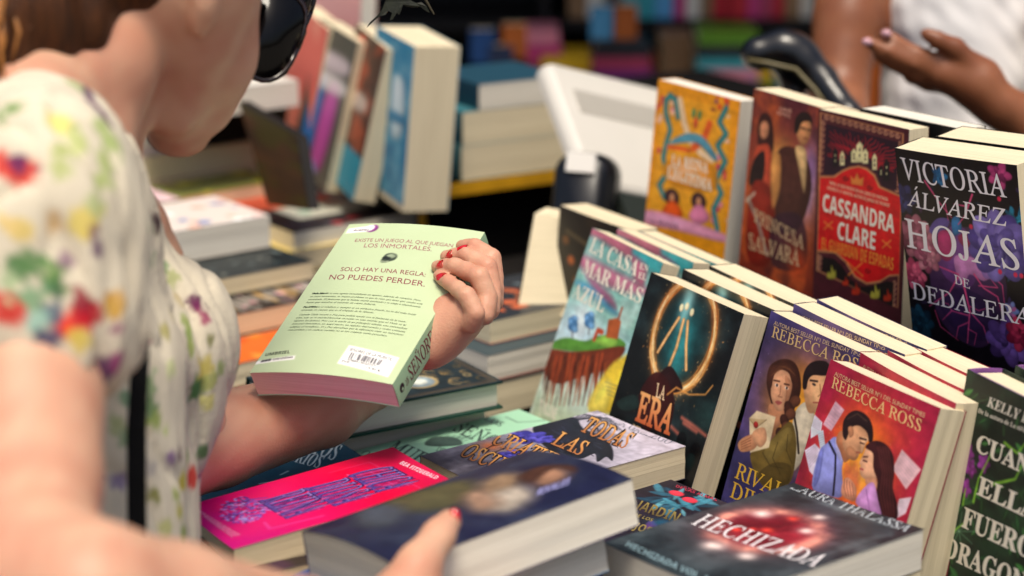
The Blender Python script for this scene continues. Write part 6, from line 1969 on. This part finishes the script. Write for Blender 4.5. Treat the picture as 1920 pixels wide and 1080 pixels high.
tf = Field((.36, 2.55, .80), (1.05, 3.35, 1.62), .006)
def tcap(q, r, k=.03, sub=False): tf.cap([P(*p) for p in q], [x / 1000 for x in r], k, sub)
tcap([(1800, -220, 3.05), (1800, 60, 3.04), (1806, 360, 3.04)], [116, 112, 116], .05)
tcap([(1760, -300, 3.05), (1870, -300, 3.05)], [60, 60], .05)
V, F = tf.mesh()
del tf
N = normals(V, F)
V = V + N * (.006 * n3(V * np.array([1, 1, 1.6]), 34, 21) + .003 * n3(V, 90, 22))[:, None]
mesh_obj('sleeveless_top', V - so, F, np.broadcast_to(lin('#d9d7d6'), V.shape), attr_mat('white_jersey', .85, .15, bump=.2, bscale=300), seller, True)
sh = MB(); 
hf = Field(P(1770, -620, 3.0) - .16, P(1770, -620, 3.0) + .16, .006)
hf.ell(P(1778, -640, 3.03), (.085, .10, .105), .02)
V, F = hf.mesh(); mesh_obj('hair', V - so, F, None, mat('black_hair', '#120c0a', .45, .5, bump=.5, bscale=200), seller, True)
# ------------------------------------------------------------------ yellow edged display stand with its books
co = onz(790, 356, .85)
lr = onz(1045, 322, .85); ll = onz(600, 306, .85)
e1 = (lr - co)[:2]; e1 = e1 / np.linalg.norm(e1); e2 = (ll - co)[:2]; L1, L2 = 0.95, np.linalg.norm((ll - co)[:2])
e2 = np.array([-e1[1], e1[0]])
Rs = np.array([[e1[0], e2[0], 0], [e1[1], e2[1], 0], [0, 0, 1.0]])
st = empty('display_stand', m4(Rs, (co[0], co[1], 0)), 'yellow edged black stand carrying the blurred blue cover and a pile of books', 'stand')
mb = MB(); mb.box((0, 0, .832), (L1, .62, .85), '#1a1614'); mb.obj('top', CLOTH, st)
mb = MB(); mb.box((-.004, -.008, .836), (L1, -.002, .8535), '#c8941a'); mb.obj('edge_strip', YELLOW, st)
mb = MB(); mb.box((-.010, -.002, .836), (-.004, .62, .8535), '#c8941a'); mb.obj('edge_strip', YELLOW, st)
mb = MB(); mb.box((.03, .03, .0), (L1, .60, .83), '#0c0b0c'); mb.obj('skirt', CLOTH, st)
mb = MB(); mb.tube([(.004, .006, .83), (.012, .004, .60)], .006, 8, '#c8941a'); mb.obj('post', YELLOW, st)
def stand_pose(px, py, yaw, tilt, roll=0): 
    return yaw, tilt, roll
def book_on(px, py, depth, yaw, tilt, roll, w_, h, t, c, label, sp, bk, pg=None):
    book('paperback_book', w_, h, t, (*P(px, py, depth), yaw, tilt, roll), c, label, None, sp, bk, pg or PAGE_CREAM)
c = Canvas(150, 230, 2.5, '#2f8ab0'); c.clouds('#7ab4c8', .8, 4, 6); c.clouds('#1a6a98', .7, 5, 7, .5, .7)
c.poly([(20, 60), (60, 50), (70, 130), (30, 140)], '#dfe8e8', .85, 4, True, True); c.poly([(80, 60), (120, 60), (125, 130), (85, 140)], '#dfe8e8', .85, 4, True, True); c.poly([(20, 110), (130, 105), (130, 118), (20, 124)], '#2a7aa4', .9, 3, True, True)
book_on(706, 48, 3.10, 66, 4, -3, 152, 240, 70, c, 'blurred blue cover with white lettering shapes on the yellow edged stand', '#2a7aa0', '#2a80a8', PAGE_CREAM)
c = Canvas(150, 230, 2.5, '#5a4438'); c.clouds('#b0563a', .9, 5, 7, .42, .65); c.clouds('#2c2420', .7, 5, 7, .5, .7); c.put((c.Y > 165) * 1.0, '#2f90a8'); c.poly([(20, 90), (110, 84), (112, 108), (20, 114)], '#d8c8b8', .8, 4, True, True); c.ell((40, 25), 20, 18, '#c8402a', .9, 4)
book_on(668, 44, 3.17, 68, 12, -6, 150, 230, 34, c, 'blurred cover with red figures and a teal foot on the yellow edged stand', '#3a3028', '#3a3028', PAGE_CREAM)
c = Canvas(150, 230, 2.5, '#5c5a50'); c.poly([(20, 40), (130, 34), (130, 60), (20, 66)], '#d0c0c4', .8, 5, True, True); c.poly([(30, 90), (70, 84), (66, 200), (22, 205)], '#2a66a8', .95, 5, True, True); c.poly([(80, 90), (125, 84), (118, 200), (74, 205)], '#a84a90', .95, 5, True, True); c.ell((60, 215), 40, 16, '#7ab0d8', .9, 5); c.poly([(15, 70), (135, 66), (135, 90), (15, 94)], '#e0d8d4', .8, 5, True, True)
book_on(600, 34, 3.24, 62, 12, -6, 150, 230, 34, c, 'blurred grey cover with a blue and a magenta figure on the yellow edged stand', '#4a4840', '#4a4840', PAGE_CREAM)
c = Canvas(150, 230, 2.5, '#dc7466'); c.clouds('#e89a84', .8, 3, 4)
book_on(560, 8, 3.32, 66, 10, -7, 150, 230, 34, c, 'coral red cover standing at the left end of the yellow edged stand', '#c84a40', '#c84a40', PAGE_CREAM)
c = Canvas(140, 210, 4, '#dfa8a4')
book_on(575, -60, 3.42, 50, 4, 0, 150, 230, 30, c, 'pale pink cover behind the coral red one', '#d89a98', '#d89a98', PAGE_WHITE)
# three lying books right of them, fore edges to the viewer
tops = [(1030, 268, .905), (1024, 208, .948)]
def edge_pile(base_px, z0, items):
    z = z0
    for (t, w_, h, col, pg, label, dx) in items:
        p = onz(base_px[0], base_px[1], z0)
        yaw = math.degrees(math.atan2(-e1[1], e1[0]))
        z += t / 1000
        o = np.array([p[0], p[1], z]) + np.array([e1[0], e1[1], 0]) * dx
        pose = (o[0], o[1], o[2], yaw, 90, 0)
        R = rotm(*pose[3:]); tl = o + R @ np.array([0, h / 1000, 0])
        book('paperback_book', w_, h, t, (*tl, yaw, 90, 0), Canvas(w_, h, 6, col), label, None, col, col, pg)
edge_pile((866, 340), .856, [(52, 215, 150, '#6a9a9a', PAGE_CREAM, 'lowest of the three blurred lying books between the blue cover and the white monitor', 0),
                             (50, 205, 150, '#3f7a84', PAGE_CREAM, 'middle one of the three blurred lying books beside the white monitor', .002),
                             (38, 150, 150, '#24485a', PAGE_WHITE, 'topmost of the three blurred lying books, shorter and whiter than those below', .03)])
# dark patterned book leaning on the stand's left side
q4 = [P(447, 190, 3.14), P(556, 256, 3.00), P(574, 366, 2.97), P(490, 344, 3.10)]
bo = np.array([q4[3][0], q4[3][1], .70])
br_ = empty('leaning_board', m4(np.eye(3), tuple(bo)), 'dark brown patterned board leaning at the left of the yellow edged stand', 'board')
q4 = np.array(q4); q4[2:] += (q4[2:] - q4[[1, 0]]) * .25
nn = np.cross(q4[1] - q4[0], q4[3] - q4[0]); nn /= np.linalg.norm(nn); nn = nn if nn @ FW > 0 else -nn
nu = 28; uu = np.linspace(0, 1, nu)
v = np.array([(q4[0] * (1 - a) + q4[1] * a) * (1 - b_) + (q4[3] * (1 - a) + q4[2] * a) * b_ for b_ in uu for a in uu]) - bo
n1 = vnoise(nu, nu, (2, 6), 301, 4)[..., None]; n2 = vnoise(nu, nu, (3, 7), 302, 4)[..., None]
cc = lin('#1a120c') * (1 - n1) + lin('#5a3a1e') * n1 * .8; cc = np.where(n2 > .56, lin('#4a4012') * .6, cc)
f = [(r * nu + k, (r + 1) * nu + k, (r + 1) * nu + k + 1, r * nu + k + 1) for r in range(nu - 1) for k in range(nu - 1)]
mb = MB(); mb.add(v, f, cc.reshape(-1, 3)); mb.obj('printed_face', PRINTM, br_)
b4 = q4 + nn * .018 - bo; a4 = q4 + nn * .001 - bo
mb = MB(); mb.add(np.concatenate([a4, b4]), [(4, 5, 6, 7), (0, 1, 5, 4), (1, 2, 6, 5), (2, 3, 7, 6), (3, 0, 4, 7)], '#14100c'); mb.obj('backing', BOARD, br_)
c = Canvas(150, 220, 5, '#e4e0d6')
book('paperback_book', 150, 220, 40, lying(560, 150, .98, 52, 150, 220, corner='TR'), c, 'white edged book lying behind the sunglasses', None, '#d8d4c8', '#14181a', PAGE_WHITE)
book('paperback_book', 150, 220, 60, lying(562, 176, .938, 52, 150, 220, corner='TR'), Canvas(150, 220, 6, '#101412'), 'black book under the white edged one behind the sunglasses', None, '#101412', '#101412', mat('black_pages', '#14130f', .9, .1))

# ------------------------------------------------------------------ point of sale screen seen from behind
WHITE = mat('white_plastic', '#cfcbc2', .35, .5, noise=.04, nscale=8)
mp_ = P(1130, 240, 3.05)
# panel axes from photo corners, fixed size
ax = P(1235, 190, 3.16) - P(995, 133, 3.01); wdt = .30
ax /= np.linalg.norm(ax)
dn = P(1075, 370, 2.89) - P(995, 133, 3.01); dn -= ax * (dn @ ax); dn /= np.linalg.norm(dn)
nr = np.cross(ax, dn); nr = nr if nr @ FW < 0 else -nr
Rm = np.stack([ax, -dn, nr], 1)
if np.linalg.det(Rm) < 0: Rm[:, 0] *= -1
tl = P(995, 133, 3.01)
Rm = np.stack([ax, -dn, np.cross(ax, -dn)], 1)
sgn = 1 if Rm[:, 2] @ FW < 0 else -1
ms = empty('point_of_sale_monitor', m4(Rm, tuple(tl)), 'white till monitor seen from behind, left of the orange cover', 'monitor')
mb = MB()
prof = []
def rr_box(w_, h, z0, z1, r, inset):
    def ring(i, z):
        out = []
        for cx, cy, a0 in ((w_ - r, -r, 0), (r, -r, 90), (r, -h + r, 180), (w_ - r, -h + r, 270)):
            for k in range(5):
                a = radians(a0 + 22.5 * k)
                out.append((cx + (r - i) * cos(a), cy + (r - i) * sin(a), z))
        return out
    rings = [ring(0, z0), ring(0, z1 * .5 + z0 * .5), ring(inset * .4, z1 * .85 + z0 * .15), ring(inset, z1)]
    v = [p for q in rings for p in q]; n = 20
    f = [(i * n + k, i * n + (k + 1) % n, (i + 1) * n + (k + 1) % n, (i + 1) * n + k) for i in range(3) for k in range(n)]
    f += [tuple(range(n))[::-1], tuple(3 * n + k for k in range(n))]
    return v, f
v, f = rr_box(.34, .225, .006 * sgn, .03 * sgn, .02, .012)
mb.add(v, f if sgn > 0 else [q[::-1] for q in f], '#d8d4cc'); mb.obj('housing', WHITE, ms, False)
mb = MB()
for k in range(46):
    x = .035 + k * .006
    mb.box((x, -.092, .0305 * sgn - .001), (x + .0028, -.050, .0305 * sgn + .0022), '#a8a49c')
mb.obj('vent_slots', mat('grey_vents', '#b4b0a8', .6, .3), ms)
mb = MB(); mb.box((.05, -.30, min(.03 * sgn, -.06 * sgn)), (.26, -.228, max(.03 * sgn, -.06 * sgn)), '#1c2420'); mb.obj('foot', mat('dark_green_foot', '#232a26', .5, .4), ms)
mb = MB(); mb.box((.04, -.46, -.10), (.28, -.302, .06), '#101010'); mb.obj('pedestal', BOARD, ms)
# card terminal with a paper slip
ct = P(1092, 368, 2.88)
yaw_c = radians(-20)
card = empty('card_terminal', m4(rotm(20, 18, 0), tuple(ct)), 'black card payment terminal with a white paper slip, in front of the white monitor', 'terminal')
mb = MB(); v, f = rr_box(.085, .16, -.03, .025, .03, .012)
mb.add(np.array(v) + np.array([-.042, .06, 0]), f, '#101216'); mb.obj('casing', mat('black_plastic', '#0a0b10', .3, .5), card, True)
mb = MB(); mb.box((-.018, .030, .0255), (.022, .056, .030), '#f0ece4', M=(np.eye(3), np.array([0, 0, 0]))); mb.obj('paper_slip', mat('paper', '#ece8e0', .9, .1), card)
mb = MB(); mb.box((-.028, -.085, .0255), (.028, -.02, .0275), '#1a1c22'); mb.obj('keypad', mat('dark_keys', '#16181e', .5, .4), card)
mb = MB(); mb.box((-.03, -.46, -.06), (.03, -.09, -.01), '#0a0a0a'); mb.obj('holder', BOARD, card)

# hand-held bar code scanner on its holder
sc0 = P(1470, 100, 2.86)
scn = empty('barcode_scanner', m4(np.eye(3), tuple(sc0)), 'black barcode scanner resting in its holder behind the warm painted cover', 'scanner')
SB = mat('scanner_black', '#07080d', .28, .5, coat=.2)
sfld = Field(P(1500, 130, 2.80) - .16, P(1500, 130, 2.80) + .17, .003)
def kcap(q, r, k=.012): sfld.cap([P(*p) for p in q], [x / 1000 for x in r], k)
kcap([(1420, 100, 2.84), (1462, 92, 2.84), (1500, 108, 2.84)], [23, 25, 22], .02)
kcap([(1490, 98, 2.84), (1540, 148, 2.83), (1590, 215, 2.80), (1620, 290, 2.78)], [25, 20, 18, 17], .02)
kcap([(1470, 110, 2.845), (1486, 170, 2.85), (1490, 240, 2.86)], [17, 15, 14], .012)
V, F = sfld.mesh(); mesh_obj('casing', V - sc0, F, None, SB, scn, True)
mb = MB(); mb.tube([P(x, y, z) - sc0 for x, y, z in ((1402, 112, 2.822), (1440, 118, 2.815), (1492, 130, 2.815), (1530, 170, 2.808), (1572, 235, 2.785))], .0028, 8, '#6a6040'); mb.obj('trim_strip', mat('khaki_trim', '#6a6040', .4, .4), scn, True)
mb = MB(); mb.tube([P(1397, 98, 2.842) - sc0, P(1403, 98, 2.842) - sc0], [.016, .017], 14, '#1a1a22'); mb.obj('reading_window', mat('scan_window', '#181820', .1, .6), scn, True)

# dark leaf sprig hanging at the top of the frame
lf = P(752, -40, 2.16)
leaf = empty('leaf_sprig', m4(np.eye(3), tuple(lf)), 'dark jagged leaf sprig hanging into the top edge of the frame', 'leaf')
LEAF = mat('dark_leaf', '#1d2014', .6, .35, noise=.4, nscale=90, bump=.3, bscale=300)
def blade(pts, mb, th=.0011):
    n = len(pts)
    a = np.array([P(x, y, 2.16 + .01 * sin(x * .05)) - lf for x, y in pts])
    v = np.concatenate([a, a + FW * th])
    f = [tuple(range(n)), tuple(range(n, 2 * n))[::-1]] + [(k, (k + 1) % n, n + (k + 1) % n, n + k) for k in range(n)]
    mb.add(v, f, '#1d2014')
mb = MB()
blade([(687, 52), (694, 41), (706, 30), (716, 18), (722, 4), (728, -14), (765, -14), (772, 2), (781, 6), (790, 4), (800, 12), (806, 24), (798, 20), (788, 12), (776, 14), (762, 12), (756, 8), (752, 20), (748, 28), (744, 24), (736, 36), (731, 38), (735, 24), (728, 20), (722, 28), (712, 30), (702, 38), (694, 46)], mb)
mb.obj('blade', LEAF, leaf)
mb = MB(); mb.tube([P(790, -14, 2.155) - lf, P(803, 8, 2.155) - lf, P(814, 27, 2.155) - lf], [.0016, .0013, .0008], 6, '#3a3424'); mb.obj('stalk', mat('twig', '#3a3424', .7, .3), leaf)
mb = MB(); mb.tube([P(745, -10, 2.158) - lf, P(742, -160, 2.10) - lf, P(720, -420, 2.05) - lf], [.0015, .0016, .002], 6, '#3a3424'); mb.obj('stalk', mat('twig', '#3a3424', .7, .3), leaf)

# ------------------------------------------------------------------ shelving at the back of the stall, full of colour, deep in shade
SH = mat('shelf_black', '#0d0c0e', .7, .3, noise=.3, nscale=8)
sx0, sy0 = .02, 5.25
shelf = empty('book_shelves', m4(np.eye(3), (sx0, sy0, 0)), 'low black shelving full of coloured books across the back of the stall', 'shelf')
for z in (.0, .42, .735, 1.25):
    mb = MB(); mb.box((-1.1, 0, z), (2.4, .34, z + .025), '#0d0c0e'); mb.obj('board', SH, shelf)
mb = MB(); mb.box((-1.1, .345, 0), (2.4, .365, 1.9), '#0d0c0e'); mb.obj('back_panel', SH, shelf)
for x in (-1.125, .05, 1.2, 2.402):
    mb = MB(); mb.box((x, 0, 0), (x + .022, .34, 1.9), '#0d0c0e'); mb.obj('upright', SH, shelf)
rg = random.Random(77)
NAMES = {'#7a2a78': 'purple', '#c03a78': 'pink', '#2a62a8': 'blue', '#d8b020': 'yellow', '#d86a1a': 'orange', '#2f8a3c': 'green', '#b8202e': 'red', '#3aa0a8': 'turquoise', '#d8d2c4': 'cream', '#26262e': 'black', '#8a84a8': 'lilac', '#e08a9a': 'rose', '#5a8a20': 'olive green', '#a83a5a': 'raspberry', '#5aa0d0': 'sky blue', '#8a6a4a': 'tan'}
def shelf_book(x, y, z, wx, t, col, label, upright=False, dy=.15):
    r = empty('shelf_book', m4(np.eye(3), (x, y, z)), label, 'book', 'coloured books on the back shelves')
    if upright:
        mb = MB(); mb.box((0, 0, 0), (t, .004, wx), col); mb.obj('spine', mat('shelf_print_' + col[1:], col, .5, .4, noise=.12, nscale=30), r)
        mb = MB(); mb.box((.002, .005, .002), (t - .002, dy, wx - .004), '#d8c8a8'); mb.obj('page_block', PAGE_CREAM, r)
        mb = MB(); mb.box((0, .0045, 0), (.0018, dy + .004, wx), col); mb.box((t - .0018, .0045, 0), (t, dy + .004, wx), col); mb.obj('cover', mat('shelf_print_' + col[1:], col, .5), r)
    else:
        mb = MB(); mb.box((0, 0, 0), (wx, .004, t), col); mb.obj('spine', mat('shelf_print_' + col[1:], col, .5, .4, noise=.12, nscale=30), r)
        mb = MB(); mb.box((.002, .005, .002), (wx - .003, dy, t - .002), '#d8c8a8'); mb.obj('page_block', PAGE_CREAM, r)
        mb = MB(); mb.box((0, .0045, t - .0018), (wx, dy + .004, t), col); mb.box((0, .0045, 0), (wx, dy + .004, .0018), col); mb.obj('cover', mat('shelf_print_' + col[1:], col, .5), r)
def at_px(px, py): return P(px, py, 5.2)
# lying stacks at the places where bands of colour show; heights in photo pixels
ORD = ['topmost', 'second', 'third', 'fourth', 'fifth', 'sixth', 'seventh', 'eighth', 'ninth', 'tenth']
stacks = [(1110, 1215, 62, ['#26262e', '#a83a5a', '#7a2a78', '#26262e', '#7a2a78', '#a83a5a', '#c03a78']),
          (1300, 1410, 42, ['#5a8a20', '#26262e', '#3aa0a8', '#e08a9a', '#2a62a8', '#5aa0d0', '#e08a9a', '#2a62a8', '#5a8a20']),
          (1010, 1100, 92, ['#d8b020', '#d8b020', '#26262e', '#7a2a78', '#b8202e']),
          (985, 1050, 48, ['#e08a9a', '#c03a78', '#a83a5a']),
          (1360, 1450, 125, ['#d8b020', '#5a8a20', '#d86a1a', '#d8d2c4']),
          (1240, 1300, 60, ['#8a6a4a', '#8a6a4a', '#8a6a4a', '#8a6a4a', '#8a6a4a', '#8a6a4a'])]
for i, (x0, x1, y0, cols_) in enumerate(stacks):
    n = len(cols_)
    p0, p1 = at_px(x0, y0), at_px(x1, y0)
    z = p0[2]
    for k, cc in enumerate(cols_):
        t = .026 + .006 * rg.random()
        z -= t + .001
        shelf_book(p0[0] + rg.uniform(-.006, .006), 5.02 + rg.uniform(-.01, .01) + .02 * i, z, p1[0] - p0[0], t, cc, '%s book, %s in the %s blurred stack behind the till' % (NAMES[cc], ORD[k], ORD[i].replace('topmost', 'first')), False)
    mb_ = MB(); mb_.box((0, 0, 0), (p1[0] - p0[0] + .03, .2, max(z, .05)), '#0d0c0e')
    pl = empty('plinth', m4(np.eye(3), (p0[0] - .015, 5.0 + .02 * i, 0)), 'black plinth under the %s blurred stack behind the till' % ORD[i].replace('topmost', 'first'), 'plinth', 'black plinths behind the till')
    mb_.obj('block', SH, pl)
# upright books on the shelf boards
row = [(.42, ['#26262e', '#2a62a8', '#b8202e', '#d8d2c4', '#26262e', '#7a2a78', '#26262e', '#8a84a8', '#d86a1a', '#26262e', '#2a62a8', '#26262e', '#5a8a20', '#26262e'], .02, 1.15),
       (.735, ['#8a6a4a', '#d8d2c4', '#26262e', '#3aa0a8', '#3aa0a8', '#5aa0d0', '#c03a78', '#d8d2c4', '#8a6a4a', '#b8202e', '#b8202e', '#c03a78', '#a83a5a', '#b8202e'], .12, 1.18)]
for j, (z, cols_, x, xe) in enumerate(row):
    k = 0
    while x < xe:
        cc = cols_[k % len(cols_)]
        t = rg.uniform(.024, .05)
        shelf_book(sx0 + x, sy0 + .02 + rg.uniform(0, .02), z + .0255, rg.uniform(.19, .24), t, cc, '%s spine standing %s from the left on the %s back board' % (NAMES[cc], ORD[k] if k < 10 and k else ('first' if k == 0 else 'number %d' % (k + 1)), 'lower' if j == 0 else 'upper'), True)
        x += t + .002; k += 1
for px, py, cc, nm in ((905, 70, '#1f4478', 'deep blue'), (965, 60, '#a85820', 'orange'), (940, 100, '#26304a', 'navy'), (1130, 25, '#3f7aa0', 'pale blue'), (1172, 25, '#8f4a1a', 'burnt orange')):
    p = P(px, py, 4.9)
    r = empty('shelf_book', m4(np.eye(3), tuple(p)), '%s blurred cover facing out in the shade behind the stand' % nm, 'book', 'covers facing out on the back shelves')
    mb = MB(); mb.box((-.028, 0, -.06), (.028, .003, .018), cc); mb.obj('front_cover', mat('shelf_print_' + cc[1:], cc, .5, .4, noise=.12, nscale=30), r)
    mb = MB(); mb.box((-.027, .004, -.059), (.027, .03, .017), '#d8c8a8'); mb.obj('page_block', PAGE_CREAM, r)
# unseen canopy and curtains, added to block light and darken the back
cp = empty('added_shade_canopy', m4(np.eye(3), (0, 4.2, 0)), 'unseen dark canopy added above the frame to shade the back of the stall', 'canopy')
mb = MB(); mb.box((-3.2, -.1, 2.35), (3.4, 1.9, 2.37), '#2a2826'); mb.obj('canvas', mat('canopy_canvas', '#262422', .9, .1, noise=.2, nscale=10), cp)
mb = MB(); mb.box((-3.2, 1.88, 0.0), (3.4, 1.9, 2.25), '#1a1816'); mb.obj('rear_shade_curtain', CLOTH, cp)
mb = MB(); mb.box((3.38, .3, 0.0), (3.4, 1.87, 2.25), '#1a1816'); mb.obj('side_shade_curtain', CLOTH, cp)
mb = MB(); mb.box((-3.2, -.2, 0.0), (-3.18, 1.87, 2.25), '#1a1816'); mb.obj('side_shade_curtain', CLOTH, cp)
for x in (-3.1, 3.3):
    mb = MB(); mb.tube([(x, -.08, 0), (x, -.08, 2.35)], .02, 10, '#555555'); mb.obj('pole', mat('grey_pole', '#6a6a68', .4, .5), cp)
# counter inside the stall that the till stands on
ctr = empty('till_counter', m4(np.eye(3), (.42, 3.0, 0)), 'black counter under the till monitor and the card terminal', 'counter')
mb = MB(); mb.box((-.42, -.22, 0), (.55, .55, .70), '#0c0b0c'); mb.obj('block', CLOTH, ctr)
mb = MB(); mb.box((-.44, -.24, .702), (.57, .57, .72), '#14120f'); mb.obj('top', BOARD, ctr)
